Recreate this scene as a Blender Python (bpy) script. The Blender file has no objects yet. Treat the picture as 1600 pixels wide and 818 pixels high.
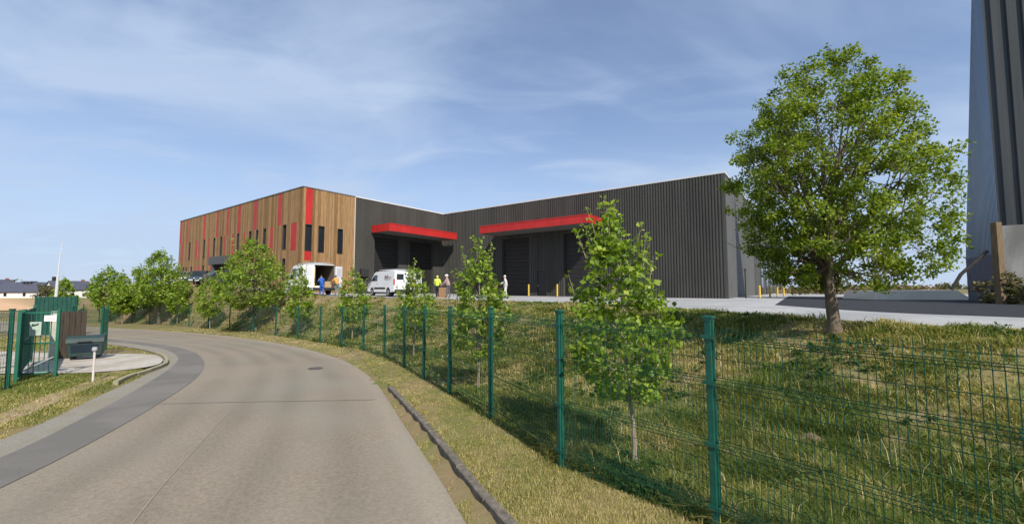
import bpy, bmesh, math, random
import numpy as np
from mathutils import Vector, Matrix

random.seed(11)
rng = np.random.default_rng(11)
sc = bpy.context.scene
COL = sc.collection

# ------------------------------------------------------------------ camera
cam_d = bpy.data.cameras.new('camera')
cam = bpy.data.objects.new('camera', cam_d)
COL.objects.link(cam)
sc.camera = cam
cam_d.sensor_width = 36.0
cam_d.lens = 36.0 * 650 / 1600
cam_d.clip_start = 0.05
cam_d.clip_end = 3000
cam.location = (0, 0, 2.5)
cam.rotation_euler = (math.radians(90) + math.atan(41 / 650), 0, 0)

# ------------------------------------------------------------------ sun and sky
SUN_EL = math.radians(43)
SUN_AZ = (0.42, -0.9075)            # horizontal direction towards the sun (right, behind the camera)
world = bpy.data.worlds.new('World')
sc.world = world
world.use_nodes = True
wn, wl = world.node_tree.nodes, world.node_tree.links
wn.clear()
w_out = wn.new('ShaderNodeOutputWorld')
w_bg = wn.new('ShaderNodeBackground')
w_bg.inputs['Strength'].default_value = 0.102
sky = wn.new('ShaderNodeTexSky')
sky.sky_type = 'NISHITA'
sky.sun_disc = False
sky.sun_elevation = SUN_EL
sky.sun_rotation = math.atan2(SUN_AZ[0], SUN_AZ[1])
sky.altitude = 50
sky.air_density = 1.0
sky.dust_density = 0.15
sky.ozone_density = 3.0
tc = wn.new('ShaderNodeTexCoord')
sep = wn.new('ShaderNodeSeparateXYZ')
wl.new(tc.outputs['Generated'], sep.inputs[0])
zc = wn.new('ShaderNodeMath'); zc.operation = 'MAXIMUM'; zc.inputs[1].default_value = 0.0
wl.new(sep.outputs['Z'], zc.inputs[0])
zadd = wn.new('ShaderNodeMath'); zadd.operation = 'ADD'; zadd.inputs[1].default_value = 0.16
wl.new(zc.outputs[0], zadd.inputs[0])
dx = wn.new('ShaderNodeMath'); dx.operation = 'DIVIDE'
dy = wn.new('ShaderNodeMath'); dy.operation = 'DIVIDE'
wl.new(sep.outputs['X'], dx.inputs[0]); wl.new(zadd.outputs[0], dx.inputs[1])
wl.new(sep.outputs['Y'], dy.inputs[0]); wl.new(zadd.outputs[0], dy.inputs[1])
comb = wn.new('ShaderNodeCombineXYZ')
wl.new(dx.outputs[0], comb.inputs[0]); wl.new(dy.outputs[0], comb.inputs[1])


def w_cloud(scale, stretch, rot, detail, lo, hi, dist, off):
    mp = wn.new('ShaderNodeMapping')
    mp.inputs['Rotation'].default_value = (0, 0, math.radians(rot))
    mp.inputs['Scale'].default_value = (scale, scale * stretch, 1)
    mp.inputs['Location'].default_value = off
    wl.new(comb.outputs[0], mp.inputs['Vector'])
    nz = wn.new('ShaderNodeTexNoise')
    nz.inputs['Scale'].default_value = 1.0
    nz.inputs['Detail'].default_value = detail
    nz.inputs['Roughness'].default_value = 0.52
    nz.inputs['Distortion'].default_value = dist
    wl.new(mp.outputs[0], nz.inputs['Vector'])
    mr = wn.new('ShaderNodeMapRange')
    mr.interpolation_type = 'SMOOTHSTEP'
    mr.inputs['From Min'].default_value = lo
    mr.inputs['From Max'].default_value = hi
    wl.new(nz.outputs['Fac'], mr.inputs['Value'])
    return mr


c1 = w_cloud(0.62, 1.4, 24, 6, 0.40, 0.72, 0.7, (2.6, -0.9, 0))
c2 = w_cloud(1.5, 1.9, -32, 7, 0.45, 0.80, 0.9, (3.1, 1.7, 0))
mx = wn.new('ShaderNodeMath'); mx.operation = 'MULTIPLY_ADD'
mx.inputs[1].default_value = 0.30
wl.new(c2.outputs[0], mx.inputs[0])
m1 = wn.new('ShaderNodeMath'); m1.operation = 'MULTIPLY_ADD'
m1.inputs[1].default_value = 0.62
m1.inputs[2].default_value = 0.22
wl.new(c1.outputs[0], m1.inputs[0])
wl.new(m1.outputs[0], mx.inputs[2])
clampn = wn.new('ShaderNodeClamp')
clampn.inputs['Max'].default_value = 0.92
# haze thickening towards the horizon
hz = wn.new('ShaderNodeMapRange')
hz.interpolation_type = 'SMOOTHSTEP'
hz.inputs['From Min'].default_value = 0.0
hz.inputs['From Max'].default_value = 0.42
hz.inputs['To Min'].default_value = 0.66
hz.inputs['To Max'].default_value = 0.0
wl.new(zc.outputs[0], hz.inputs['Value'])
hadd = wn.new('ShaderNodeMath'); hadd.operation = 'ADD'
wl.new(mx.outputs[0], hadd.inputs[0]); wl.new(hz.outputs[0], hadd.inputs[1])
wl.new(hadd.outputs[0], clampn.inputs['Value'])
mixc = wn.new('ShaderNodeMixRGB')
mixc.inputs['Color2'].default_value = (4.15, 4.95, 5.95, 1)
wl.new(clampn.outputs[0], mixc.inputs['Fac'])
wl.new(sky.outputs[0], mixc.inputs['Color1'])
tintw = wn.new('ShaderNodeMixRGB')
tintw.blend_type = 'MULTIPLY'
tintw.inputs['Fac'].default_value = 1.0
tintw.inputs['Color2'].default_value = (0.93, 0.965, 1.06, 1)
wl.new(mixc.outputs[0], tintw.inputs['Color1'])
wl.new(tintw.outputs[0], w_bg.inputs['Color'])
wl.new(w_bg.outputs[0], w_out.inputs['Surface'])

sun_d = bpy.data.lights.new('sun', 'SUN')
sun_d.energy = 4.2
sun_d.angle = math.radians(0.53)
sun_d.color = (1.0, 0.94, 0.84)
sun = bpy.data.objects.new('sun', sun_d)
COL.objects.link(sun)
sdir = Vector((SUN_AZ[0] * math.cos(SUN_EL), SUN_AZ[1] * math.cos(SUN_EL), math.sin(SUN_EL)))
sun.rotation_euler = sdir.to_track_quat('Z', 'Y').to_euler()
sun.location = (20, -30, 40)

sc.view_settings.view_transform = 'Standard'
sc.view_settings.look = 'None'
sc.view_settings.gamma = 1.0
sc.view_settings.use_curve_mapping = False
sc.view_settings.exposure = 0.42
sc.render.engine = 'CYCLES'
sc.cycles.use_denoising = True
sc.cycles.max_bounces = 4
sc.cycles.adaptive_threshold = 0.03
sc.cycles.transparent_max_bounces = 8

# ------------------------------------------------------------------ materials
MATS = {}


def rgb(c):
    return (c[0], c[1], c[2], 1)


def mat(name, c1, c2=None, scale=4.0, detail=5, rough=0.7, bump=0.0, bscale=None, metallic=0.0, lo=0.35, hi=0.65,
        spec=0.4, c3=None, scale3=0.3, stretch=None, coat=0.0, lo3=0.45, hi3=0.62):
    """Noise-driven Principled material in object coordinates."""
    if name in MATS:
        return MATS[name]
    m = bpy.data.materials.new(name)
    MATS[name] = m
    m.use_nodes = True
    n, l = m.node_tree.nodes, m.node_tree.links
    b = n['Principled BSDF']
    b.inputs['Roughness'].default_value = rough
    b.inputs['Metallic'].default_value = metallic
    b.inputs['Specular IOR Level'].default_value = spec
    b.inputs['Coat Weight'].default_value = coat
    b.inputs['Base Color'].default_value = rgb(c1)
    if c2 is None and bump == 0:
        return m
    t = n.new('ShaderNodeTexCoord')
    vec = t.outputs['Object']
    if stretch:
        mp = n.new('ShaderNodeMapping')
        mp.inputs['Scale'].default_value = stretch
        l.new(vec, mp.inputs['Vector'])
        vec = mp.outputs[0]
    col = None
    if c2 is not None:
        nz = n.new('ShaderNodeTexNoise')
        nz.inputs['Scale'].default_value = scale
        nz.inputs['Detail'].default_value = detail
        nz.inputs['Roughness'].default_value = 0.62
        l.new(vec, nz.inputs['Vector'])
        mr = n.new('ShaderNodeMapRange')
        mr.inputs['From Min'].default_value = lo
        mr.inputs['From Max'].default_value = hi
        l.new(nz.outputs['Fac'], mr.inputs['Value'])
        mix = n.new('ShaderNodeMixRGB')
        mix.inputs['Color1'].default_value = rgb(c1)
        mix.inputs['Color2'].default_value = rgb(c2)
        l.new(mr.outputs[0], mix.inputs['Fac'])
        col = mix.outputs[0]
        if c3 is not None:
            nz3 = n.new('ShaderNodeTexNoise')
            nz3.inputs['Scale'].default_value = scale3
            nz3.inputs['Detail'].default_value = 6
            nz3.inputs['Distortion'].default_value = 0.6
            l.new(vec, nz3.inputs['Vector'])
            mr3 = n.new('ShaderNodeMapRange')
            mr3.inputs['From Min'].default_value = lo3
            mr3.inputs['From Max'].default_value = hi3
            l.new(nz3.outputs['Fac'], mr3.inputs['Value'])
            mix3 = n.new('ShaderNodeMixRGB')
            mix3.inputs['Color2'].default_value = rgb(c3)
            l.new(mr3.outputs[0], mix3.inputs['Fac'])
            l.new(col, mix3.inputs['Color1'])
            col = mix3.outputs[0]
        l.new(col, b.inputs['Base Color'])
    if bump:
        nb = n.new('ShaderNodeTexNoise')
        nb.inputs['Scale'].default_value = bscale or scale
        nb.inputs['Detail'].default_value = 6
        l.new(vec, nb.inputs['Vector'])
        bp = n.new('ShaderNodeBump')
        bp.inputs['Strength'].default_value = bump
        bp.inputs['Distance'].default_value = 0.02
        l.new(nb.outputs['Fac'], bp.inputs['Height'])
        l.new(bp.outputs[0], b.inputs['Normal'])
    return m


def tint_mat(name, stops, transl=0.35, rough=0.6, spec=0.25, tcol=None):
    """Leaf or blade material: colour picked from a ramp by the per-piece attribute 'tint'."""
    m = bpy.data.materials.new(name)
    MATS[name] = m
    m.use_nodes = True
    n, l = m.node_tree.nodes, m.node_tree.links
    b = n['Principled BSDF']
    b.inputs['Roughness'].default_value = rough
    b.inputs['Specular IOR Level'].default_value = spec
    a = n.new('ShaderNodeAttribute')
    a.attribute_name = 'tint'
    r = n.new('ShaderNodeValToRGB')
    while len(r.color_ramp.elements) < len(stops):
        r.color_ramp.elements.new(0.5)
    for e, (p, c) in zip(r.color_ramp.elements, stops):
        e.position = p
        e.color = rgb(c)
    l.new(a.outputs['Fac'], r.inputs['Fac'])
    l.new(r.outputs[0], b.inputs['Base Color'])
    if transl > 0:
        tr = n.new('ShaderNodeBsdfTranslucent')
        mulc = n.new('ShaderNodeMixRGB')
        mulc.blend_type = 'MULTIPLY'
        mulc.inputs['Fac'].default_value = 1
        mulc.inputs['Color2'].default_value = rgb(tcol or (1.3, 1.35, 0.6))
        l.new(r.outputs[0], mulc.inputs['Color1'])
        l.new(mulc.outputs[0], tr.inputs['Color'])
        mx_ = n.new('ShaderNodeMixShader')
        mx_.inputs['Fac'].default_value = transl
        out = n['Material Output']
        l.new(b.outputs[0], mx_.inputs[1])
        l.new(tr.outputs[0], mx_.inputs[2])
        l.new(mx_.outputs[0], out.inputs['Surface'])
    return m


GREEN_PAINT = mat('green_powder_coat', (0.006, 0.070, 0.048), (0.012, 0.105, 0.070), scale=9, detail=8, rough=0.5, spec=0.4, c3=(0.03, 0.075, 0.05), scale3=5, lo3=0.55, hi3=0.75)
GREEN_WIRE = mat('green_wire_coat', (0.008, 0.075, 0.042), (0.012, 0.10, 0.058), scale=3, rough=0.45)
GREEN_SCREEN = mat('green_gate_coat', (0.012, 0.105, 0.066), (0.02, 0.135, 0.085), scale=3, rough=0.5)
ASPHALT = mat('aged_asphalt', (0.195, 0.160, 0.118), (0.300, 0.252, 0.192), scale=21, detail=9, rough=0.92, bump=0.6, lo=0.30, hi=0.70,
              bscale=45, c3=(0.235, 0.212, 0.168), scale3=0.28, spec=0.2, lo3=0.4, hi3=0.7)
ASPHALT_DARK = mat('patched_asphalt', (0.125, 0.116, 0.100), (0.175, 0.163, 0.144), scale=55, detail=7, rough=0.92, bump=0.4,
                   bscale=80, c3=(0.185, 0.168, 0.150), scale3=0.7, spec=0.2)
GRAVEL_STRIP = mat('gravelly_gutter', (0.19, 0.175, 0.14), (0.32, 0.295, 0.245), scale=38, detail=8, rough=0.95, bump=0.6,
                   bscale=60, c3=(0.24, 0.21, 0.16), scale3=1.2, spec=0.15)
TAR = mat('tar_joint', (0.19, 0.16, 0.123), (0.24, 0.205, 0.158), scale=30, rough=0.9)
SEAM = mat('pale_seam', (0.285, 0.243, 0.188), (0.235, 0.20, 0.152), scale=12, rough=0.92)
YARD = mat('yard_concrete', (0.32, 0.32, 0.315), (0.40, 0.395, 0.385), scale=3, detail=8, rough=0.9, bump=0.15, bscale=20,
           c3=(0.28, 0.28, 0.28), scale3=0.25)
YARD_SHADE_ASPHALT = mat('yard_shade_asphalt', (0.032, 0.033, 0.038), (0.052, 0.054, 0.060), scale=6, detail=8, rough=0.95, spec=0.08, bump=0.2, bscale=40)  # asphalt darkened further: the tall shed's shade is put into the colour
APRON = mat('pale_apron', (0.38, 0.34, 0.285), (0.47, 0.43, 0.37), scale=5, detail=8, rough=0.9, bump=0.2, bscale=30,
            c3=(0.34, 0.29, 0.23), scale3=0.6)
KERB = mat('kerb_concrete', (0.085, 0.075, 0.06), (0.20, 0.17, 0.13), scale=9, detail=8, rough=0.95, bump=0.5, bscale=25)
SOIL = mat('bank_soil', (0.20, 0.16, 0.075), (0.13, 0.14, 0.045), scale=1.6, detail=9, rough=0.97, bump=0.9, bscale=9,
           c3=(0.225, 0.165, 0.095), scale3=0.35, spec=0.1, lo=0.38, hi=0.62)
FIELD = mat('ploughed_field', (0.60, 0.38, 0.22), (0.52, 0.33, 0.19), scale=0.12, detail=8, rough=0.97, spec=0.1)
CLAD_DARK = mat('anthracite_cladding', (0.056, 0.054, 0.048), (0.070, 0.068, 0.060), scale=0.7, rough=0.6, spec=0.2,
                stretch=(1, 1, 0.25))
CLAD_FLAT = mat('grey_flat_panel', (0.088, 0.085, 0.078), (0.102, 0.098, 0.09), scale=0.4, rough=0.65)
CLAD_END = mat('grey_end_cladding', (0.055, 0.054, 0.052), (0.07, 0.068, 0.065), scale=0.5, rough=0.6)
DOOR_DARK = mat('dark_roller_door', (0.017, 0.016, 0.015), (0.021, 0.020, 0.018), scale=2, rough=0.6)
RED = mat('signal_red_metal', (0.36, 0.018, 0.016), (0.48, 0.024, 0.020), scale=1.6, detail=8, rough=0.5, stretch=(1, 1, 0.3))
RED_SOFFIT = mat('grey_soffit', (0.13, 0.12, 0.11), (0.15, 0.14, 0.13), scale=1, rough=0.7)
COPING = mat('pale_coping', (0.55, 0.55, 0.54), (0.62, 0.62, 0.61), scale=1, rough=0.5)
COPING_DARK = mat('dark_coping', (0.12, 0.11, 0.10), (0.15, 0.14, 0.13), scale=1, rough=0.5)
ROOF = mat('roof_membrane', (0.2, 0.2, 0.2), (0.25, 0.25, 0.25), scale=1, rough=0.9)
GLASS = mat('dark_glass', (0.015, 0.018, 0.02), rough=0.12, spec=0.25)
GLASS_CAR = mat('vehicle_glass', (0.012, 0.016, 0.018), rough=0.06, spec=0.6)
FRAME_DARK = mat('dark_window_frame', (0.035, 0.032, 0.03), rough=0.5)
PORCH = mat('grey_porch', (0.075, 0.072, 0.068), (0.09, 0.086, 0.08), scale=1.2, rough=0.55)
WHITE_PAINT = mat('white_vehicle_paint', (0.72, 0.72, 0.70), (0.78, 0.78, 0.765), scale=1.5, rough=0.3, coat=0.4)
BLACK_PLASTIC = mat('black_plastic', (0.022, 0.022, 0.022), (0.032, 0.032, 0.032), scale=4, rough=0.6)
RUBBER = mat('tyre_rubber', (0.018, 0.018, 0.018), (0.03, 0.03, 0.03), scale=8, rough=0.85)
STEEL = mat('wheel_steel', (0.42, 0.42, 0.42), (0.5, 0.5, 0.5), scale=4, rough=0.4, metallic=0.6)
ALU = mat('aluminium', (0.55, 0.55, 0.55), (0.62, 0.62, 0.62), scale=3, rough=0.4, metallic=0.7)
TAIL = mat('tail_lamp_red', (0.45, 0.03, 0.015), rough=0.25)
HEADL = mat('headlamp_clear', (0.75, 0.76, 0.78), rough=0.1)
YELLOW = mat('bollard_yellow', (0.72, 0.48, 0.05), (0.62, 0.42, 0.06), scale=6, rough=0.5)
BARK = mat('grey_brown_bark', (0.115, 0.085, 0.058), (0.19, 0.15, 0.105), scale=14, detail=8, rough=0.95, bump=0.8, bscale=30,
           stretch=(1, 1, 0.25))
BARK_YOUNG = mat('pale_young_bark', (0.22, 0.18, 0.13), (0.30, 0.25, 0.18), scale=20, detail=6, rough=0.9, bump=0.4, bscale=40,
                 stretch=(1, 1, 0.3))
WOODMAT = None
HOUSE_WHITE = mat('white_render', (0.72, 0.71, 0.66), (0.66, 0.65, 0.6), scale=0.5, rough=0.9)
HOUSE_CREAM = mat('cream_render', (0.68, 0.6, 0.42), (0.62, 0.55, 0.4), scale=0.5, rough=0.9)
SLATE = mat('blue_grey_slate', (0.055, 0.06, 0.085), (0.075, 0.08, 0.105), scale=1.2, rough=0.6)
BLADE = tint_mat('grass_blades', [(0.0, (0.07, 0.115, 0.018)), (0.35, (0.165, 0.20, 0.036)), (0.6, (0.31, 0.275, 0.085)),
                                  (0.82, (0.50, 0.40, 0.18)), (1.0, (0.64, 0.52, 0.28))], transl=0.3)
LEAF_YOUNG = tint_mat('young_leaves', [(0.0, (0.065, 0.125, 0.010)), (0.5, (0.205, 0.30, 0.026)), (0.85, (0.35, 0.44, 0.055)),
                                       (1.0, (0.40, 0.45, 0.085))], transl=0.42, rough=0.45, spec=0.4)
LEAF_OLD = tint_mat('maple_leaves', [(0.0, (0.055, 0.10, 0.009)), (0.5, (0.185, 0.255, 0.020)), (0.85, (0.31, 0.37, 0.036)),
                                     (1.0, (0.34, 0.34, 0.05))], transl=0.42, rough=0.5, spec=0.3)
LEAF_DULL = tint_mat('dull_hedge_leaves', [(0.0, (0.06, 0.07, 0.025)), (0.6, (0.13, 0.12, 0.05)), (1.0, (0.2, 0.16, 0.08))],
                     transl=0.2)


def plank_material():
    m = tint_mat('larch_boards', [(0.0, (0.165, 0.090, 0.036)), (0.4, (0.255, 0.145, 0.062)), (0.7, (0.330, 0.195, 0.088)),
                                  (1.0, (0.29, 0.18, 0.085))], transl=0.0, rough=0.75)
    n, l = m.node_tree.nodes, m.node_tree.links
    b = n['Principled BSDF']
    ramp = next(x for x in n if x.type == 'VALTORGB')
    t = n.new('ShaderNodeTexCoord')
    mp = n.new('ShaderNodeMapping')
    mp.inputs['Scale'].default_value = (6, 6, 0.5)
    l.new(t.outputs['Object'], mp.inputs['Vector'])
    nz = n.new('ShaderNodeTexNoise')
    nz.inputs['Scale'].default_value = 2.0
    nz.inputs['Detail'].default_value = 7
    l.new(mp.outputs[0], nz.inputs['Vector'])
    mr = n.new('ShaderNodeMapRange')
    mr.inputs['From Min'].default_value = 0.3
    mr.inputs['From Max'].default_value = 0.7
    mr.inputs['To Min'].default_value = 0.72
    mr.inputs['To Max'].default_value = 1.18
    l.new(nz.outputs['Fac'], mr.inputs['Value'])
    mul = n.new('ShaderNodeMixRGB')
    mul.blend_type = 'MULTIPLY'
    mul.inputs['Fac'].default_value = 1
    l.new(ramp.outputs[0], mul.inputs['Color1'])
    l.new(mr.outputs[0], mul.inputs['Color2'])
    l.new(mul.outputs[0], b.inputs['Base Color'])
    return m


WOODMAT = plank_material()


# ------------------------------------------------------------------ mesh helpers
class MB:
    def __init__(self):
        self.v = []
        self.f = []
        self.t = []

    def quad(self, a, b, c, d, tint=0.5):
        i = len(self.v)
        self.v += [a, b, c, d]
        self.t += [tint] * 4
        self.f.append((i, i + 1, i + 2, i + 3))

    def poly(self, pts, tint=0.5):
        i = len(self.v)
        self.v += [tuple(p) for p in pts]
        self.t += [tint] * len(pts)
        self.f.append(tuple(range(i, i + len(pts))))

    def frame_box(self, o, ax, ay, az, x0, x1, y0, y1, z0, z1, tint=0.5):
        """Box in the frame (o; ax, ay, az)."""
        i = len(self.v)
        for z in (z0, z1):
            for x, y in ((x0, y0), (x1, y0), (x1, y1), (x0, y1)):
                p = Vector(o) + Vector(ax) * x + Vector(ay) * y + Vector(az) * z
                self.v.append(tuple(p))
        self.t += [tint] * 8
        for q in ((3, 2, 1, 0), (4, 5, 6, 7), (0, 1, 5, 4), (1, 2, 6, 5), (2, 3, 7, 6), (3, 0, 4, 7)):
            self.f.append(tuple(i + k for k in q))

    def box(self, x0, x1, y0, y1, z0, z1, tint=0.5):
        self.frame_box((0, 0, 0), (1, 0, 0), (0, 1, 0), (0, 0, 1), x0, x1, y0, y1, z0, z1, tint)

    def tube(self, pts, rad, n=6, cap=True, tint=0.5):
        pts = [Vector(p) for p in pts]
        if not hasattr(rad, '__len__'):
            rad = [rad] * len(pts)
        base = len(self.v)
        up = Vector((0.31, 0.17, 0.93))
        for k, p in enumerate(pts):
            d = (pts[min(k + 1, len(pts) - 1)] - pts[max(k - 1, 0)])
            if d.length < 1e-9:
                d = Vector((0, 0, 1))
            d.normalize()
            a = d.cross(up)
            if a.length < 0.05:
                a = d.cross(Vector((1, 0, 0)))
            a.normalize()
            b = d.cross(a)
            for j in range(n):
                th = 2 * math.pi * j / n
                q = p + (a * math.cos(th) + b * math.sin(th)) * rad[k]
                self.v.append(tuple(q))
                self.t.append(tint)
        for k in range(len(pts) - 1):
            for j in range(n):
                a0 = base + k * n + j
                a1 = base + k * n + (j + 1) % n
                self.f.append((a0, a1, a1 + n, a0 + n))
        if cap:
            self.f.append(tuple(base + j for j in range(n))[::-1])
            e = base + (len(pts) - 1) * n
            self.f.append(tuple(e + j for j in range(n)))

    def mesh(self, name, m, smooth=False):
        me = bpy.data.meshes.new(name)
        me.from_pydata(self.v, [], self.f)
        if m is not None:
            me.materials.append(m)
        at = me.attributes.new('tint', 'FLOAT', 'POINT')
        at.data.foreach_set('value', np.array(self.t, dtype=np.float32))
        if smooth:
            me.polygons.foreach_set('use_smooth', [True] * len(me.polygons))
        me.update()
        return me

    def build(self, name, m, parent=None, smooth=False, bevel=0.0):
        o = bpy.data.objects.new(name, self.mesh(name, m, smooth))
        COL.objects.link(o)
        o.parent = parent
        if bevel:
            bv = o.modifiers.new('bevel', 'BEVEL')
            bv.width = bevel
            bv.segments = 2
            bv.limit_method = 'ANGLE'
        return o


def np_mesh(name, verts, faces_tri, tint, m):
    """Fast triangle mesh from numpy arrays."""
    me = bpy.data.meshes.new(name)
    nv, nf = len(verts), len(faces_tri)
    me.vertices.add(nv)
    me.vertices.foreach_set('co', verts.astype(np.float32).ravel())
    me.loops.add(nf * 3)
    me.loops.foreach_set('vertex_index', faces_tri.astype(np.int32).ravel())
    me.polygons.add(nf)
    me.polygons.foreach_set('loop_start', np.arange(0, nf * 3, 3, dtype=np.int32))
    at = me.attributes.new('tint', 'FLOAT', 'POINT')
    at.data.foreach_set('value', tint.astype(np.float32))
    me.materials.append(m)
    me.update(calc_edges=True)
    return me


def tag(o, label=None, cat=None, group=None, kind=None):
    if label:
        o['label'] = label
    if cat:
        o['category'] = cat
    if group:
        o['group'] = group
    if kind:
        o['kind'] = kind
    return o


def empty(name, loc=(0, 0, 0), rz=0.0):
    o = bpy.data.objects.new(name, None)
    COL.objects.link(o)
    o.location = loc
    o.rotation_euler = (0, 0, rz)
    o.empty_display_size = 0.3
    return o


def link_mesh(name, me, parent=None, loc=(0, 0, 0), rz=0.0, scale=None):
    o = bpy.data.objects.new(name, me)
    COL.objects.link(o)
    o.parent = parent
    o.location = loc
    o.rotation_euler = (0, 0, rz)
    if scale:
        o.scale = scale
    return o


def copy_tree(o, parent=None):
    c = o.copy()
    COL.objects.link(c)
    c.parent = parent
    for ch in list(o.children):
        copy_tree(ch, c)
    return c


# ------------------------------------------------------------------ the lie of the land
FENCE = np.array([(7.2, -3.2), (5.4, -0.4), (3.6, 2.1), (2.0, 4.22), (0.66, 5.71), (-0.4, 7.97), (-1.49, 10.08), (-2.51, 11.95),
                  (-3.63, 14.2), (-5.02, 16.55), (-6.76, 19.09), (-8.77, 21.59), (-10.99, 24.05), (-13.6, 26.65),
                  (-16.52, 29.29), (-19.8, 32.0), (-23.38, 34.7), (-27.1, 37.4), (-30.7, 39.8), (-34.2, 42.0), (-38.5, 44.5),
                  (-42.3, 46.6), (-46.1, 48.7), (-50.2, 50.9), (-54.5, 53.2), (-59.0, 55.6)])
EDGE = np.array([(34, -10), (26, -2), (17, 5.0), (12.2, 7.9), (9.4, 9.7), (8.6, 11.6), (8.1, 13.8), (7.0, 18), (5, 22), (1.9, 26),
                 (-2, 29.2), (-7, 31.0), (-12, 32.0), (-15.6, 33.1), (-19.0, 35.8), (-23.5, 39.2), (-32.5, 45), (-46, 53), (-60, 61), (-90, 80),
                 (-160, 130)])
LANDF = np.concatenate([FENCE, [(-84, 71), (-154, 121)]])
KERBLINE = np.array([(2.2, -0.6), (1.55, 1.0), (0.75, 2.75), (-0.07, 4.43), (-0.46, 5.17), (-1.08, 6.55), (-2.13, 8.82),
                     (-3.58, 11.81)])
ROAD_R = np.array([(2.6, -6), (1.6, -1.5), (0.75, 1.5), (-0.47, 4.62), (-0.93, 5.66), (-1.49, 6.84), (-2.81, 9.79), (-4.19, 12.86),
                   (-6.42, 16.58), (-9.02, 19.77), (-12.62, 23.5), (-19.64, 29.3), (-26.57, 33.6), (-33.34, 37.0), (-50, 45.3),
                   (-75, 58)])
BAND_R = np.array([(-5.2, -6), (-5.5, 0), (-6.0, 3.2), (-6.42, 5.39), (-6.87, 6.84), (-8.13, 9.79), (-9.71, 13.08), (-11.66, 16.06),
                   (-14.36, 19.28), (-17.87, 22.36), (-22.0, 24.91), (-30, 29.2)])
BAND_L = np.array([(-6.3, -6), (-6.5, 0), (-6.95, 3.6), (-7.55, 6.31), (-8.34, 7.92), (-9.66, 10.66), (-12.0, 14.8), (-14.0, 17.8),
                   (-17.06, 20.85), (-20.16, 23.04), (-23.5, 24.9), (-30.6, 28.6)])
GUT_L = np.array([(-7.2, -6), (-7.4, 0), (-7.9, 4.0), (-8.58, 7.14), (-9.1, 8.4), (-10.3, 10.5), (-11.7, 13.5), (-13.45, 16.3),
                  (-15.8, 18.9), (-18.2, 20.85), (-21.2, 22.7), (-27, 26.2), (-34, 30), (-50, 38), (-75, 50.5)])


def poly_sd(P, x, y):
    """Distance to a polyline, positive on the right-hand side of its direction."""
    x = np.asarray(x, float)
    y = np.asarray(y, float)
    best = np.full(x.shape, 1e18)
    sgn = np.ones(x.shape)
    for (ax, ay), (bx, by) in zip(P[:-1], P[1:]):
        ex, ey = bx - ax, by - ay
        t = np.clip(((x - ax) * ex + (y - ay) * ey) / (ex * ex + ey * ey), 0, 1)
        px, py = x - ax - t * ex, y - ay - t * ey
        d = px * px + py * py
        c = ex * py - ey * px
        m = d < best
        best = np.where(m, d, best)
        sgn = np.where(m, np.where(c < 0, 1.0, -1.0), sgn)
    return np.sqrt(best) * sgn


def sstep(a, b, x):
    t = np.clip((x - a) / (b - a), 0, 1)
    return t * t * (3 - 2 * t)


def road_z(y):
    t = np.asarray(y, float) - 5.5
    return -0.035 * np.minimum(0.5 * (t + np.sqrt(t * t + 2.25)), 46)


def plat_z(x):
    x = np.asarray(x, float)
    z = 1.62 + 0.018 * np.maximum(0, -x) + 0.04 * np.maximum(0, -x - 17)
    z = np.minimum(z, 2.95)
    return z + (-1.3 - z) * sstep(-52, -78, x)


_wd = rng.normal(size=(14, 2))
_wp = rng.uniform(0, 6.28, 14)


def wob(x, y, s):
    """Smooth lumpy field between about -1 and 1."""
    r = 0
    for k in range(14):
        r = r + np.sin((_wd[k, 0] * x + _wd[k, 1] * y) * s * (0.5 + 0.16 * k) + _wp[k]) / (1 + 0.12 * k)
    return r / 4.2


def ground_z(x, y, lumps=True):
    x = np.asarray(x, float)
    y = np.asarray(y, float)
    df = poly_sd(LANDF, x, y)
    de = poly_sd(EDGE, x, y)
    dr = poly_sd(ROAD_R, x, y)
    dg = poly_sd(GUT_L, x, y)
    rz = road_z(y)
    dk = poly_sd(KERBLINE, x, y)
    edge_in = np.minimum(-dr, dg)          # how far inside the carriageway
    low = rz + 0.022 * sstep(-0.3, -0.8, edge_in) - 0.032 * sstep(-0.5, 0.0, edge_in)
    # verge on the right of the road: rises behind the kerb
    low = low + 0.108 * sstep(0.0, 0.10, dk) * (dr > 0) + 0.02 * np.clip(df + 1.3, 0, 1) * (dr > 0)
    # left verge
    low = low + 0.05 * sstep(0.05, 0.5, -dg) * (dg < 0)
    w = np.where(df > 0, df / np.maximum(df + np.maximum(-de, 0), 1e-6), 0)
    s = sstep(0.10, 1.0, w) * 0.6 + 0.4 * np.clip((w - 0.08) / 0.92, 0, 1)
    z = np.where(df > 0, low + (plat_z(x) - low) * s, low)
    z = np.where(de >= 0, plat_z(x) - 0.03 * np.clip(de / 0.4, 0, 1), z)
    if lumps:
        mid = np.clip(4 * w * (1 - w), 0, 1) * (df > 0) * (de < 0)
        z = z + mid * (0.10 * wob(x, y, 1.5) + 0.06 * wob(x + 7, y - 3, 4.2))
        z = z + 0.012 * wob(x, y, 3.0) * ((dg < -0.4) | ((dr > 0.1) & (df < 0)))
    return z


def gz(x, y):
    return float(ground_z(np.array([x]), np.array([y]))[0])


def axis(a, b, step, far_lo, far_hi):
    c = list(np.arange(a, b + 1e-6, step))
    s, x = step, a
    lo = []
    while x > far_lo:
        s *= 1.28
        x -= s
        lo.append(x)
    s, x = step, b
    hi = []
    while x < far_hi:
        s *= 1.28
        x += s
        hi.append(x)
    return np.array(lo[::-1] + c + hi)


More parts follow.
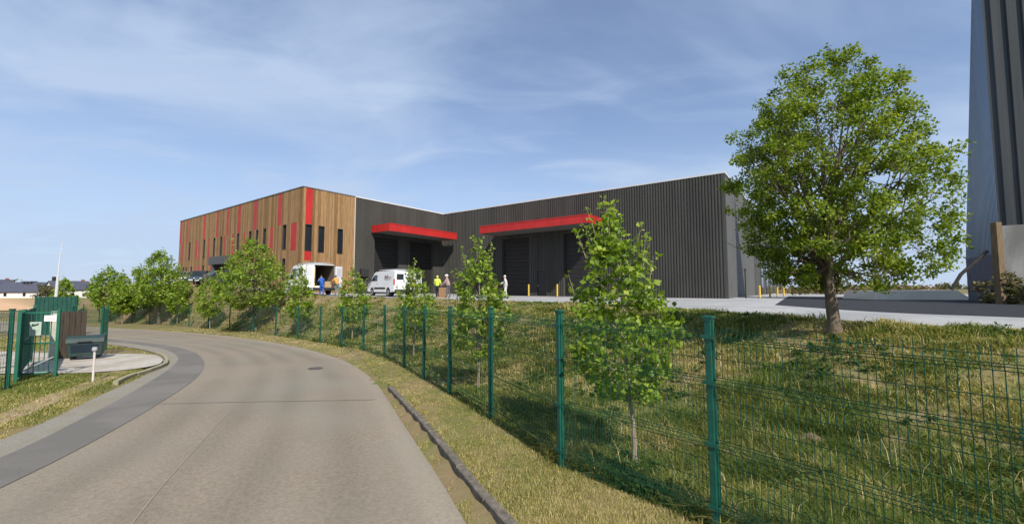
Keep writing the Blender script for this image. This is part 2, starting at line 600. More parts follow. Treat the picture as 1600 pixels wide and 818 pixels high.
gxs = axis(-62, 30, 0.30, -1500, 1500)
gys = axis(-3, 62, 0.30, -60, 1900)
GX, GY = np.meshgrid(gxs, gys)
GZ = ground_z(GX, GY)
nx, ny = len(gxs), len(gys)
gv = np.stack([GX.ravel(), GY.ravel(), GZ.ravel()], 1)
ii = (np.arange(ny - 1)[:, None] * nx + np.arange(nx - 1)[None, :]).ravel()
tri = np.concatenate([np.stack([ii, ii + 1, ii + nx + 1], 1), np.stack([ii, ii + nx + 1, ii + nx], 1)])
g_me = np_mesh('ground', gv, tri, np.full(len(gv), 0.5), SOIL)
g_me.polygons.foreach_set('use_smooth', [True] * len(g_me.polygons))
tag(link_mesh('ground', g_me), kind='structure')


def resample(P, step):
    P = np.asarray(P, float)
    d = np.r_[0, np.cumsum(np.hypot(*np.diff(P, axis=0).T))]
    n = max(2, int(d[-1] / step) + 1)
    # smooth by Catmull-like cubic through numpy: linear then moving average
    t = np.linspace(0, d[-1], n)
    q = np.stack([np.interp(t, d, P[:, 0]), np.interp(t, d, P[:, 1])], 1)
    k = 5
    if n > 12:
        pad = np.concatenate([q[:1].repeat(k, 0), q, q[-1:].repeat(k, 0)])
        ker = np.ones(2 * k + 1) / (2 * k + 1)
        q = np.stack([np.convolve(pad[:, 0], ker, 'valid'), np.convolve(pad[:, 1], ker, 'valid')], 1)
    return q


def strip_sheet(name, A, B, across, zoff, m, n=180, zf=None, wear=None):
    """Sheet between polylines A and B, draped on the land at zoff above it."""
    def par(P):
        q = resample(P, 0.3)
        d = np.r_[0, np.cumsum(np.hypot(*np.diff(q, axis=0).T))]
        t = np.linspace(0, d[-1], n)
        return np.stack([np.interp(t, d, q[:, 0]), np.interp(t, d, q[:, 1])], 1)
    a, b = par(A), par(B)
    k = np.linspace(0, 1, across + 1)
    X = a[:, None, 0] * (1 - k) + b[:, None, 0] * k
    Y = a[:, None, 1] * (1 - k) + b[:, None, 1] * k
    Z = (road_z(Y) if zf is None else zf(X, Y)) + zoff
    v = np.stack([X.ravel(), Y.ravel(), Z.ravel()], 1)
    tn = np.full(X.shape, 0.5) if wear is None else wear(np.broadcast_to(k, X.shape), X, Y)
    w = across + 1
    i0 = (np.arange(n - 1)[:, None] * w + np.arange(across)[None, :]).ravel()
    t_ = np.concatenate([np.stack([i0, i0 + 1, i0 + w + 1], 1), np.stack([i0, i0 + w + 1, i0 + w], 1)])
    # faces must look up
    p0, p1, p2 = v[t_[0, 0]], v[t_[0, 1]], v[t_[0, 2]]
    if np.cross(p1 - p0, p2 - p0)[2] < 0:
        t_ = t_[:, ::-1]
    me = np_mesh(name, v, t_, tn.ravel(), m)
    o = link_mesh(name, me)
    tag(o, kind='structure')
    return o


def tyre_wear(k, X, Y):
    t = sum(a * np.exp(-((k - c + 0.012 * wob(X, Y, 0.5)) / s) ** 2) for c, s, a in
            ((0.36, 0.045, 0.5), (0.53, 0.045, 0.55), (0.67, 0.045, 0.6), (0.84, 0.045, 0.55), (0.975, 0.03, -0.6)))
    return np.clip(0.5 + t * (0.7 + 0.5 * wob(X, Y, 0.7)) + 0.15 * wob(X, Y, 1.3), 0, 1)


def add_wear(m, strength):
    n, l = m.node_tree.nodes, m.node_tree.links
    b = n['Principled BSDF']
    src = b.inputs['Base Color'].links[0].from_socket
    a = n.new('ShaderNodeAttribute')
    a.attribute_name = 'tint'
    mr = n.new('ShaderNodeMapRange')
    mr.inputs['To Min'].default_value = 1 + strength
    mr.inputs['To Max'].default_value = 1 - strength
    l.new(a.outputs['Fac'], mr.inputs['Value'])
    mul = n.new('ShaderNodeMixRGB')
    mul.blend_type = 'MULTIPLY'
    mul.inputs['Fac'].default_value = 1
    l.new(src, mul.inputs['Color1'])
    l.new(mr.outputs[0], mul.inputs['Color2'])
    l.new(mul.outputs[0], b.inputs['Base Color'])


add_wear(ASPHALT, 0.17)
strip_sheet('road', GUT_L, ROAD_R, 64, 0.0, ASPHALT, n=320, wear=tyre_wear)
strip_sheet('patched_road_band', BAND_L, BAND_R, 3, 0.009, ASPHALT_DARK, n=200)
strip_sheet('road_gutter', GUT_L[:11], BAND_L[:11], 3, 0.005, GRAVEL_STRIP, n=200)


def ribbon(name, pts, width, zoff, m):
    q = resample(pts, 0.15)
    d = np.gradient(q, axis=0)
    d /= np.linalg.norm(d, axis=1)[:, None]
    nrm = np.stack([-d[:, 1], d[:, 0]], 1)
    wv = width * (0.75 + 0.35 * np.abs(wob(q[:, 0] * 3, q[:, 1] * 3, 2.0)))[:, None]
    a, b = q - nrm * wv / 2, q + nrm * wv / 2
    mb = MB()
    za, zb = road_z(a[:, 1]) + zoff, road_z(b[:, 1]) + zoff
    for k in range(len(q) - 1):
        mb.quad((a[k, 0], a[k, 1], za[k]), (a[k + 1, 0], a[k + 1, 1], za[k + 1]), (b[k + 1, 0], b[k + 1, 1], zb[k + 1]),
                (b[k, 0], b[k, 1], zb[k]))
    o = mb.build(name, m)
    tag(o, kind='structure')
    return o


ribbon('road_joint', [(-8.3, 9.75), (-6.5, 9.95), (-4.5, 10.1), (-3.1, 10.2)], 0.09, 0.008, TAR)
ribbon('road_seam', [(-3.2, 3.0), (-4.1, 4.65), (-4.75, 6.1), (-5.4, 7.6), (-6.2, 9.4)], 0.024, 0.0075, SEAM)

# manhole plate in the carriageway
mb = MB()
for k in range(20):
    a0, a1 = 2 * math.pi * k / 20, 2 * math.pi * (k + 1) / 20
    cz = float(road_z(14.9))
    c0 = (-6.95, 14.9, cz + 0.022)
    mb.poly([c0, (c0[0] + 0.24 * math.cos(a0), c0[1] + 0.24 * math.sin(a0), cz + 0.020),
             (c0[0] + 0.24 * math.cos(a1), c0[1] + 0.24 * math.sin(a1), cz + 0.020)])
tag(mb.build('manhole_cover', mat('cast_iron', (0.07, 0.065, 0.06), (0.10, 0.09, 0.085), scale=12, rough=0.7)),
    'dark round manhole cover set in the carriageway bend', 'manhole cover')

# the concrete apron by the gate
AP = [(-17.9, 13.2), (-15.3, 13.3), (-14.05, 13.15), (-12.75, 13.65), (-12.35, 14.6), (-13.05, 15.8), (-14.2, 17.1), (-15.6, 18.4),
      (-17.0, 18.5), (-18.5, 18.2), (-24, 19.5), (-27, 15.5)]
mb = MB()
ctr = (-17.0, 15.9)
fine = resample(AP + [AP[0]], 0.25)
for k in range(len(fine) - 1):
    for s0, s1 in ((0, 0.5), (0.5, 1.0)):
        pts = []
        for q, s in ((fine[k], s0), (fine[k], s1), (fine[k + 1], s1), (fine[k + 1], s0)):
            x, y = ctr[0] + (q[0] - ctr[0]) * s, ctr[1] + (q[1] - ctr[1]) * s
            pts.append((x, y, float(road_z(y)) + 0.105))
        if s0 == 0:
            pts = pts[1:]
        mb.poly(pts)
tag(mb.build('pavement_apron', APRON), kind='structure')


def kerb_run(name, path, stone, width, top, side, m):
    root = empty(name)
    tag(root, kind='structure')
    q = resample(path, 0.05)
    d = np.r_[0, np.cumsum(np.hypot(*np.diff(q, axis=0).T))]
    n = int(d[-1] / stone)
    for k in range(n):
        t0, t1 = k * stone + 0.016, (k + 1) * stone - 0.016
        a = np.array([np.interp(t0, d, q[:, 0]), np.interp(t0, d, q[:, 1])])
        b = np.array([np.interp(t1, d, q[:, 0]), np.interp(t1, d, q[:, 1])])
        e = (b - a) / np.linalg.norm(b - a)
        nn = np.array([e[1], -e[0]]) * side
        za, zb = float(road_z(a[1])) + top, float(road_z(b[1])) + top
        j = random.uniform(-0.006, 0.006)
        mb = MB()
        c = 0.012
        prof = [(0, -0.25), (0, -c), (c, 0), (width, 0.0), (width, -0.25)]
        ra = [(a[0] + nn[0] * (u + j), a[1] + nn[1] * (u + j), za + w_ + j) for u, w_ in prof]
        rb = [(b[0] + nn[0] * (u + j), b[1] + nn[1] * (u + j), zb + w_ + j) for u, w_ in prof]
        i = 0
        mb.v = ra + rb
        mb.t = [0.5] * 10
        mb.f = [(0, 1, 6, 5), (1, 2, 7, 6), (2, 3, 8, 7), (3, 4, 9, 8), (4, 3, 2, 1, 0), (5, 6, 7, 8, 9)]
        mb.build('kerb_stone', m, root)
    return root


kerb_run('kerb', KERBLINE, 1.0, 0.11, 0.128, 1, KERB)
kerb_run('apron_kerb', [(-11.1, 11.9), (-11.75, 13.0), (-12.1, 14.2), (-12.6, 15.4), (-13.5, 16.6), (-14.8, 18.0), (-16.2, 19.2)], 0.8, 0.12,
         0.115, -1, mat('mossy_kerb', (0.26, 0.24, 0.13), (0.32, 0.28, 0.2), scale=7, rough=0.95, bump=0.4))

# yard on the platform, its drive with shed shade in the colour, and the field beyond the left fence
EDGE_Y = EDGE[1:18]
BACK = EDGE_Y + np.array([(30, 60)] * len(EDGE_Y)) + np.stack([np.linspace(20, -40, len(EDGE_Y)), np.zeros(len(EDGE_Y))], 1)


def plat_sheet(X, Y):
    return plat_z(X)


def inset(P, d):
    g = np.gradient(P, axis=0)
    g /= np.linalg.norm(g, axis=1)[:, None]
    return P + np.stack([g[:, 1], -g[:, 0]], 1) * d


strip_sheet('yard', inset(EDGE_Y, 0.15), BACK, 14, 0.012, YARD, n=200, zf=plat_sheet)
strip_sheet('yard_shade_drive', np.array([(40, 2), (26, 6.5), (16, 11.2), (13.2, 15), (13.6, 22)]),
            np.array([(60, 10), (44, 24), (36, 34), (33, 42), (30, 46)]), 8, 0.020, YARD_SHADE_ASPHALT, n=60, zf=plat_sheet)  # dark sheet that also paints in the tall shed's shadow
mb = MB()
for k in range(12):
    x0, x1 = -330 + k * 22, -330 + (k + 1) * 22
    mb.quad((x0, 76 + 2 * math.sin(k), -1.42), (x1, 76 + 2 * math.sin(k + 1), -1.42), (x1, 175, -1.38), (x0, 175, -1.38))
tag(mb.build('field', FIELD), kind='structure')

# ------------------------------------------------------------------ buildings
U = np.array([-0.806, 0.592]); U /= np.linalg.norm(U)
V = np.array([0.592, 0.806]); V /= np.linalg.norm(V)
UU, VV, ZZ = Vector((U[0], U[1], 0)), Vector((V[0], V[1], 0)), Vector((0, 0, 1))
NU = -VV                      # outward normal of the faces that run along U
NV = -UU                      # outward normal of the faces that run along V
C1 = Vector((18.1, 35.0, 0))
C2 = C1 + UU * 33.8
C3 = C2 - VV * 18.76
TOP = 12.3
WOOD_V = 5.61                 # width of the timber part on the short face
LEN_U = 35.6                  # length of the timber facade


def ribbed(mb, o, ax, nrm, x0, x1, z0, z1, pitch=0.25, depth=0.07, lean=None):
    """Trapezoidal ribbed sheet on the plane (o, ax) with outward normal nrm."""
    n = max(1, round((x1 - x0) / pitch))
    p = (x1 - x0) / n
    xs = []
    for k in range(n):
        b = x0 + k * p
        xs += [(b, 0), (b + 0.36 * p, 0), (b + 0.48 * p, depth), (b + 0.88 * p, depth)]
    xs.append((x1, 0))
    i = len(mb.v)
    for zz in (z0, z1):
        for q, (x, d) in enumerate(xs):
            xx = x if (lean is None or zz == z0) else x0 + (x - x0) * lean
            mb.v.append(tuple(o + ax * xx + nrm * d + ZZ * zz))
            mb.t.append(0.5 + 0.5 * math.sin(7.3 * (q // 16) + 3.1 * (q // 48)))
    m = len(xs)
    for k in range(m - 1):
        mb.f.append((i + k, i + k + 1, i + m + k + 1, i + m + k))


def opening_wall(mb, o, ax, nrm, x0, x1, z0, z1, holes, **kw):
    """Ribbed wall that leaves rectangular holes (hx0, hx1, hz1) standing on z0."""
    x = x0
    for h0, h1, hz in sorted(holes):
        ribbed(mb, o, ax, nrm, x, h0, z0, z1, **kw)
        ribbed(mb, o, ax, nrm, h0, h1, hz, z1, **kw)
        x = h1
    ribbed(mb, o, ax, nrm, x, x1, z0, z1, **kw)


add_wear(CLAD_DARK, 0.10)
ware = empty('warehouse', tuple(C1 + ZZ * 1.6))
tag(ware, 'long anthracite ribbed-metal warehouse with two red loading canopies', 'building')
off = -Vector(ware.location)


def wpart(mb, name, m, parent=None, **kw):
    o = mb.build(name, m, parent or ware, **kw)
    if parent is None:
        o.location = off
    return o


BZ = 1.2
doors_r = [(11.3, 15.75, 8.3), (19.9, 24.0, 8.3)]
doors_l = [(8.0, 11.6, 8.3), (13.0, 17.1, 8.3)]
small = (17.67, 19.09, 4.55)
mb = MB()
opening_wall(mb, C1, UU, NU, 0, 33.8, BZ, TOP, doors_r + [small])
wpart(mb, 'wall_cladding', CLAD_DARK)
mb = MB()
opening_wall(mb, C3, VV, NV, WOOD_V + 0.02, 18.76, BZ, TOP, doors_l)
wpart(mb, 'wall_cladding', CLAD_DARK)
# gable end: plain panels, then ribbed sheet with windows
mb = MB()
for k in range(5):
    mb.frame_box(C1 + ZZ * BZ, VV, NV, ZZ, 0.06 + k * 3.76, 0.06 + (k + 1) * 3.76 - 0.03, -0.08, 0.0 + 0.004 * (k % 2), 0, 5.15)
    mb.frame_box(C1 + ZZ * BZ, VV, NV, ZZ, 0.06 + k * 3.76, 0.06 + (k + 1) * 3.76 - 0.03, -0.08, 0.0 + 0.004 * (k % 2), 5.2, TOP - BZ)
wpart(mb, 'end_panel', CLAD_FLAT)
mb = MB()
ribbed(mb, C1, VV, NV, 18.9, 74, BZ, TOP, pitch=0.9, depth=0.12)
wpart(mb, 'end_cladding', CLAD_END)
for t in (24.5, 31.0, 37.5, 44.0, 51.0, 59.0):
    mb = MB()
    mb.frame_box(C1, VV, NV, ZZ, t, t + 2.6, 0.05, 0.16, 1.7, 6.4)
    w_ = wpart(mb, 'end_window', FRAME_DARK)
    mb = MB()
    mb.frame_box(C1, VV, NV, ZZ, t + 0.12, t + 2.48, 0.16, 0.17, 1.85, 6.28)
    mb.build('pane', GLASS, w_)
# corner trims
mb = MB()
mb.frame_box(C1, UU, NU, ZZ, -0.07, 0.14, -0.1, 0.075, BZ, TOP - 0.01)
wpart(mb, 'corner_trim', CLAD_DARK)
# roof and coping
B1 = C1 + VV * 74
B2 = B1 + UU * 70
W0 = C3 + VV * (WOOD_V + 0.02)
W1 = W0 + UU * LEN_U
mb = MB()
zr = TOP - 0.25
c_ = lambda p, z: (p.x, p.y, z)
mb.poly([c_(C1, zr), c_(B1, zr), c_(B2, zr), c_(W1, zr), c_(W0, zr), c_(C2, zr)])
for a, b in ((B1, B2), (B2, W1)):
    mb.quad(c_(a, BZ), c_(b, BZ), c_(b, TOP), c_(a, TOP))
wpart(mb, 'roof', ROOF)
mb = MB()
mb.frame_box(C1, UU, NU, ZZ, -0.09, 33.8 - 0.1, -0.25, 0.09, TOP, TOP + 0.13)
mb.frame_box(C1, VV, NV, ZZ, 0.0, 74, -0.25, 0.10, TOP + 0.003, TOP + 0.128)
mb.frame_box(C3, VV, NV, ZZ, WOOD_V + 0.03, 18.76 - 0.1, -0.25, 0.09, TOP, TOP + 0.127)
wpart(mb, 'coping', COPING)


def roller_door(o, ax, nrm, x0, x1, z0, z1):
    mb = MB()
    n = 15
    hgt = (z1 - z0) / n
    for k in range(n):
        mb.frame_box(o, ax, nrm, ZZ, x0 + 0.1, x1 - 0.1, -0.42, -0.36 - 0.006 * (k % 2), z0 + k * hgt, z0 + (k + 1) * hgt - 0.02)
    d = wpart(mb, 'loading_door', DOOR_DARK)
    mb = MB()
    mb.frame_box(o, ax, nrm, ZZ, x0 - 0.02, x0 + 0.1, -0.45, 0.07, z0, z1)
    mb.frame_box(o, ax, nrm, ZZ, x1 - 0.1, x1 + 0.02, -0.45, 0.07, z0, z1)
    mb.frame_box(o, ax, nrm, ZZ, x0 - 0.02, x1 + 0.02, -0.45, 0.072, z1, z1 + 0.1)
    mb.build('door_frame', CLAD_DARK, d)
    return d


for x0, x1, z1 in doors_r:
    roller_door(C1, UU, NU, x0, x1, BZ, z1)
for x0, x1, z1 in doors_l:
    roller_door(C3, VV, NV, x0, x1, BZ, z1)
mb = MB()
mb.frame_box(C1, UU, NU, ZZ, small[0] + 0.07, small[1] - 0.07, -0.16, -0.10, 1.64, small[2] - 0.07)
pd = wpart(mb, 'personnel_door', mat('dark_door', (0.028, 0.027, 0.026), rough=0.5))
mb = MB()
mb.frame_box(C1, UU, NU, ZZ, small[0] - 0.01, small[0] + 0.07, -0.18, 0.065, 1.2, small[2])
mb.frame_box(C1, UU, NU, ZZ, small[1] - 0.07, small[1] + 0.01, -0.18, 0.065, 1.2, small[2])
mb.frame_box(C1, UU, NU, ZZ, small[0] - 0.01, small[1] + 0.01, -0.18, 0.068, small[2] - 0.07, small[2] + 0.02)
mb.build('door_frame', CLAD_DARK, pd)
mb = MB()
mb.frame_box(C1, UU, NU, ZZ, small[1] - 0.25, small[1] - 0.12, -0.10, -0.04, 2.75, 2.81)
mb.build('handle', ALU, pd)
mb = MB()
mb.frame_box(C3, VV, NV, ZZ, 6.3, 7.2, 0.05, 0.45, 3.75, 4.6)
wpart(mb, 'wall_box', BLACK_PLASTIC, bevel=0.03)


def canopy(o, ax, nrm, x0, x1, depth):
    mb = MB()
    z0, z1 = 8.65, 9.45
    t = 0.06
    mb.frame_box(o, ax, nrm, ZZ, x0, x1, depth - t, depth, z0, z1)
    mb.frame_box(o, ax, nrm, ZZ, x0, x0 + t, 0.08, depth - t - 0.001, z0, z1)
    mb.frame_box(o, ax, nrm, ZZ, x1 - t, x1, 0.08, depth - t - 0.001, z0, z1)
    mb.frame_box(o, ax, nrm, ZZ, x0 + t, x1 - t, 0.08, depth - t, z1 - 0.12, z1 - 0.05)
    mb.frame_box(o, ax, nrm, ZZ, x0 - 0.03, x1 + 0.03, depth - 0.02, depth + 0.03, z1 - 0.07, z1 + 0.03)
    c = wpart(mb, 'canopy', RED)
    mb = MB()
    mb.frame_box(o, ax, nrm, ZZ, x0 + t, x1 - t, 0.08, depth - t, z0 + 0.05, z0 + 0.09)
    mb.build('soffit', RED_SOFFIT, c)


canopy(C1, UU, NU, 10.98, 24.4, 3.5)
canopy(C3, VV, NV, 7.65, 18.0, 3.2)

# the timber clad office block
office = empty('office_block', tuple(C3 + ZZ * 1.8))
tag(office, 'timber clad two-storey office block with red panels and narrow windows', 'building')
ooff = -Vector(office.location)


def opart(mb, name, m, parent=None, **kw):
    o = mb.build(name, m, parent or office, **kw)
    if parent is None:
        o.location = ooff
    return o


up_red = [(34.79, 35.5), (31.97, 32.56), (25.39, 26.15), (21.1, 21.7), (17.75, 18.35), (14.36, 15.03), (10.02, 10.76), (4.24, 5.01)]
lo_red = [(33.8, 34.54, 6.45), (28.11, 28.79, 6.45), (27.36, 27.7, 6.45), (23.57, 24.05, 6.4), (18.6, 19.04, 6.35), (16.1, 16.62, 6.35),
          (12.8, 13.3, 6.35), (6.04, 6.65, 6.35), (1.02, 2.17, 6.2)]
win_u = [(30.73, 31.35), (25.2, 25.76), (21.75, 22.35), (19.5, 20.05), (14.47, 15.06), (11.2, 11.82), (9.42, 10.0), (7.6, 8.22),
         (3.08, 3.82)]
gnd_u = [(33.0, 33.5, 0), (31.8, 32.3, 0), (29.75, 30.3, 0), (28.3, 28.8, 1), (27.0, 27.5, 1), (25.2, 25.8, 0), (22.9, 23.3, 1),
         (15.4, 16.0, 0), (12.9, 13.5, 0), (9.5, 10.1, 0), (6.3, 6.9, 0), (3.1, 3.7, 0)]
holes_u = [(a, b, 8.97, TOP - 0.02, 'red') for a, b in up_red] + [(a, b, z, 8.95, 'red') for a, b, z in lo_red] + \
          [(a, b, 6.4, 8.93, 'win') for a, b in win_u] + \
          [(a, b, 3.3, 5.5, 'red' if r else 'win') for a, b, r in gnd_u] + \
          [(20.9, 22.4, 4.7, 5.35, 'red'), (17.25, 20.3, 1.9, 5.32, 'door')]
holes_v = [(0.24, 0.93, 8.75, TOP - 0.02, 'red'), (0.24, 0.93, 6.12, 8.73, 'win'), (0.24, 0.93, 5.2, 6.1, 'red'), (1.58, 2.22, 6.05, 8.71, 'win'),
           (3.62, 4.25, 6.05, 8.66, 'win')]


def boards(mb, o, ax, nrm, x0, x1, z0, z1, holes, width):
    n = round((x1 - x0) / width)
    p = (x1 - x0) / n
    cuts = sorted(set([x0 + k * p for k in range(n + 1)]))
    for k in range(n):
        a, b = cuts[k], cuts[k + 1]
        tnt = random.uniform(0.1, 1.0)
        dep = random.uniform(0.0, 0.022)
        # split the board where an opening begins or ends inside it
        xs = [a] + sorted({h for hh in holes for h in hh[:2] if a + 0.01 < h < b - 0.01}) + [b]
        for s, e in zip(xs[:-1], xs[1:]):
            mid = (s + e) / 2
            ivs = sorted((hh[2], hh[3]) for hh in holes if hh[0] < mid < hh[1])
            z = z0
            for h0, h1 in ivs + [(z1, z1)]:
                if h0 > z + 0.01:
                    ga = 0.010 if s == a else 0
                    gb = 0.010 if e == b else 0
                    mb.frame_box(o, ax, nrm, ZZ, s + ga, e - gb, -0.03, 0.03 + dep, z, h0, tnt)
                z = max(z, h1)


def fill_openings(o, ax, nrm, holes):
    for a, b, z0, z1, kind in holes:
        if kind == 'red':
            mb = MB()
            mb.frame_box(o, ax, nrm, ZZ, a + 0.012, b - 0.012, -0.028, 0.035, z0 + 0.012, z1 - 0.012)
            opart(mb, 'red_panel', RED)
        elif kind == 'win':
            fr = MB()
            t = 0.055
            fr.frame_box(o, ax, nrm, ZZ, a, a + t, -0.16, 0.06, z0, z1)
            fr.frame_box(o, ax, nrm, ZZ, b - t, b, -0.16, 0.06, z0, z1)
            fr.frame_box(o, ax, nrm, ZZ, a + t, b - t, -0.16, 0.062, z1 - t, z1)
            fr.frame_box(o, ax, nrm, ZZ, a + t, b - t, -0.16, 0.075, z0, z0 + t)
            w_ = opart(fr, 'window', FRAME_DARK)
            g = MB()
            g.frame_box(o, ax, nrm, ZZ, a + t, b - t, -0.115, -0.10, z0 + t, z1 - t)
            g.build('pane', GLASS, w_)


mb = MB()
boards(mb, C3, UU, NU, 0, LEN_U, BZ, TOP, holes_u, 0.30)
tag(opart(mb, 'timber_cladding', WOODMAT), kind='stuff')
mb = MB()
boards(mb, C3, VV, NV, 0.0, WOOD_V, BZ, TOP, holes_v, 0.30)
tag(opart(mb, 'timber_cladding', WOODMAT), kind='stuff')
mb = MB()
mb.frame_box(C3, UU, NU, ZZ, 0.21, LEN_U - 0.02, -WOOD_V, -0.20, BZ, TOP - 0.3)
opart(mb, 'wall', FRAME_DARK)
fill_openings(C3, UU, NU, holes_u)
fill_openings(C3, VV, NV, holes_v)
mb = MB()
mb.frame_box(C3, UU, NU, ZZ, -0.08, LEN_U + 0.05, -0.2, 0.085, TOP, TOP + 0.10)
mb.frame_box(C3, VV, NV, ZZ, 0.0, WOOD_V, -0.2, 0.085, TOP + 0.003, TOP + 0.097)
opart(mb, 'coping', COPING_DARK)
mb = MB()
mb.frame_box(C3, VV, NV, ZZ, WOOD_V - 0.07, WOOD_V + 0.02, 0.0, 0.10, BZ, TOP)
opart(mb, 'corner_trim', mat('pale_trim', (0.5, 0.45, 0.38), rough=0.6))
# entrance: porch box, door leaves
mb = MB()
mb.frame_box(C3, UU, NU, ZZ, 16.6, 21.6, 0.08, 0.75, 5.4, 6.38)
mb.frame_box(C3, UU, NU, ZZ, 20.4, 20.75, 0.08, 0.72, 1.9, 5.398)
pch = opart(mb, 'porch', PORCH)
mb = MB()
for a in (17.3, 18.82):
    mb.frame_box(C3, UU, NU, ZZ, a, a + 1.44, -0.15, -0.09, 1.9, 5.28)
dr_ = opart(mb, 'entrance_door', FRAME_DARK)
for a in (17.42, 18.94):
    mb = MB()
    mb.frame_box(C3, UU, NU, ZZ, a, a + 1.2, -0.09, -0.08, 2.1, 5.16)
    mb.build('pane', GLASS, dr_)

# ------------------------------------------------------------------ the tall clad shed at the right edge
S0 = Vector((28.35, 24.0, 0))
shed = empty('tall_metal_shed', (S0.x, S0.y, 1.6))
tag(shed, 'very tall dark corrugated metal shed on a concrete base at the right edge', 'building')
soff = -Vector(shed.location)


def spart(mb, name, m, parent=None, **kw):
    o = mb.build(name, m, parent or shed, **kw)
    if parent is None:
        o.location = soff
    return o


SU = -UU
SKY_TINT_CLAD = mat('sky_tinted_sheet', (0.095, 0.145, 0.20), (0.15, 0.20, 0.26), scale=0.35, rough=0.3, metallic=0.45, spec=0.6,
                stretch=(1, 1, 0.2))  # bluish sky reflection put into the base colour of this side
DARK_SHEET = mat('weathered_dark_sheet', (0.030, 0.036, 0.040), (0.055, 0.06, 0.062), scale=0.9, rough=0.5, metallic=0.2,
                 stretch=(1.5, 1.5, 0.06), spec=0.4)
mb = MB()
ribbed(mb, S0, VV, NV, 0.0, 7.3, 4.6, 27, pitch=0.26, depth=0.045, lean=0.02)
spart(mb, 'side_sheeting', SKY_TINT_CLAD)
mb = MB()
ribbed(mb, S0, VV, NV, 0.0, 7.3, 1.2, 4.6, pitch=0.26, depth=0.03)
spart(mb, 'lower_sheeting', mat('rusty_blue_sheet', (0.15, 0.13, 0.14), (0.12, 0.14, 0.17), scale=1.5, rough=0.7, stretch=(1, 1, 0.4)))
mb = MB()
ribbed(mb, S0, SU, NU, -0.05, 14, 6.1, 27, pitch=0.62, depth=0.11)
spart(mb, 'front_sheeting', DARK_SHEET)
mb = MB()
for k in range(7):
    mb.frame_box(S0, SU, NU, ZZ, -0.02 + 2.0 * k, -0.02 + 2.0 * (k + 1) - 0.015, -0.2, 0.16, 1.2, 6.1)
spart(mb, 'concrete_base', mat('stained_concrete', (0.25, 0.245, 0.225), (0.34, 0.33, 0.31), scale=1.2, detail=9, rough=0.92,
                               c3=(0.17, 0.165, 0.15), scale3=0.5, stretch=(1, 1, 0.4)))
mb = MB()
T7 = S0 + VV * 7.3
mb.quad(c_(T7, 1.2), c_(T7 + SU * 14, 1.2), c_(S0 + VV * 0.15 + SU * 14, 27), c_(S0 + VV * 0.15, 27))
mb.poly([c_(S0, 27), c_(S0 + SU * 14, 27), c_(S0 + VV * 0.15 + SU * 14, 27), c_(S0 + VV * 0.15, 27)])
mb.poly([c_(S0 + SU * 14, 1.2), c_(T7 + SU * 14, 1.2), c_(S0 + VV * 0.15 + SU * 14, 27), c_(S0 + SU * 14, 27)])
spart(mb, 'rear_sheeting', DARK_SHEET)

tp = MB()
tp.box(-0.16, 0.16, -0.16, 0.16, -0.1, 4.55)
tpo = tp.build('timber_post', mat('weathered_timber', (0.13, 0.09, 0.045), (0.20, 0.14, 0.075), scale=6, rough=0.9, stretch=(2, 2, 0.3)),
               bevel=0.02)
tpo.location = (26.95, 23.0, 1.6)
tag(tpo, 'thick brown timber post standing against the tall metal shed', 'post')
mb = MB()
mb.tube([(26.75, 23.3, 4.6), (25.9, 24.0, 3.3), (25.6, 24.3, 2.4)], 0.09, n=6)
o = mb.build('leaning_beam', mat('dark_timber', (0.05, 0.045, 0.04), (0.08, 0.07, 0.06), scale=6, rough=0.9))
o.location = (0, 0, 0)
tag(o, 'dark beam leaning against the timber post by the shed', 'beam')

# made-up ramp standing for a flat pale patch; colour raised against the shade
mb = MB()
rz0 = 1.55
pts_t = [(27.15, 31.2), (33.3, 31.2), (34.4, 34.5), (27.6, 34.5)]
pts_b = [(27.1, 31.0), (34.4, 31.0), (35.2, 34.8), (27.5, 34.8)]
mb.v = [(x, y, 2.30) for x, y in pts_t] + [(x, y, rz0) for x, y in pts_b]
mb.v[1] = (33.3, 31.2, 2.36); mb.v[2] = (34.4, 34.5, 2.36)
mb.t = [0.5] * 8
mb.f = [(0, 1, 2, 3), (4, 5, 1, 0), (5, 6, 2, 1), (6, 7, 3, 2), (7, 4, 0, 3)]
tag(mb.build('pale_patch_ramp', mat('pale_patch_beige', (0.76, 0.69, 0.55), (0.80, 0.74, 0.60), scale=2, rough=0.9), bevel=0.02),
    'made-up low pale beige ramp at the far side of the shade-toned drive', 'ramp')

# ------------------------------------------------------------------ the mesh fence along the road
FH = 2.0


def panel_mesh(name, width, height, step, r, m, folds, rail_pairs=True, hz_step=0.2):
    """Welded mesh panel along +x with V-shaped folds."""
    def yoff(z):
        for f in folds:
            if abs(z - f) < 0.05:
                return 0.045 * (1 - abs(z - f) / 0.05)
        return 0.0
    zs = {0.03, height}
    for f in folds:
        zs |= {f - 0.05, f, f + 0.05}
    zs = sorted(z for z in zs if 0.02 < z <= height)
    mb = MB()
    n = int(width / step)
    for k in range(n + 1):
        x = k * width / n
        mb.tube([(x, yoff(z), z) for z in zs], r, n=3, cap=False)
    hz = []
    z = 0.08
    while z < height - 0.03:
        hz.append(z)
        z += hz_step
    for f in folds:
        hz += [f - 0.05, f, f + 0.05] if rail_pairs else [f]
    for z in sorted(set(round(q, 3) for q in hz)):
        mb.tube([(0, yoff(z) + r, z), (width, yoff(z) + r, z)], r * 1.15, n=3, cap=False)
    return mb.mesh(name, m)


FOLDS = (0.25, 0.85, 1.45, 1.90)
PANEL_NEAR = panel_mesh('mesh_panel', 2.5, FH, 0.05, 0.0036, GREEN_WIRE, FOLDS)
PANEL_MID = panel_mesh('mesh_panel', 2.5, FH, 0.10, 0.0042, GREEN_WIRE, FOLDS)
PANEL_FAR = panel_mesh('mesh_panel', 2.5, FH, 0.20, 0.0075, GREEN_WIRE, FOLDS, rail_pairs=False, hz_step=0.4)

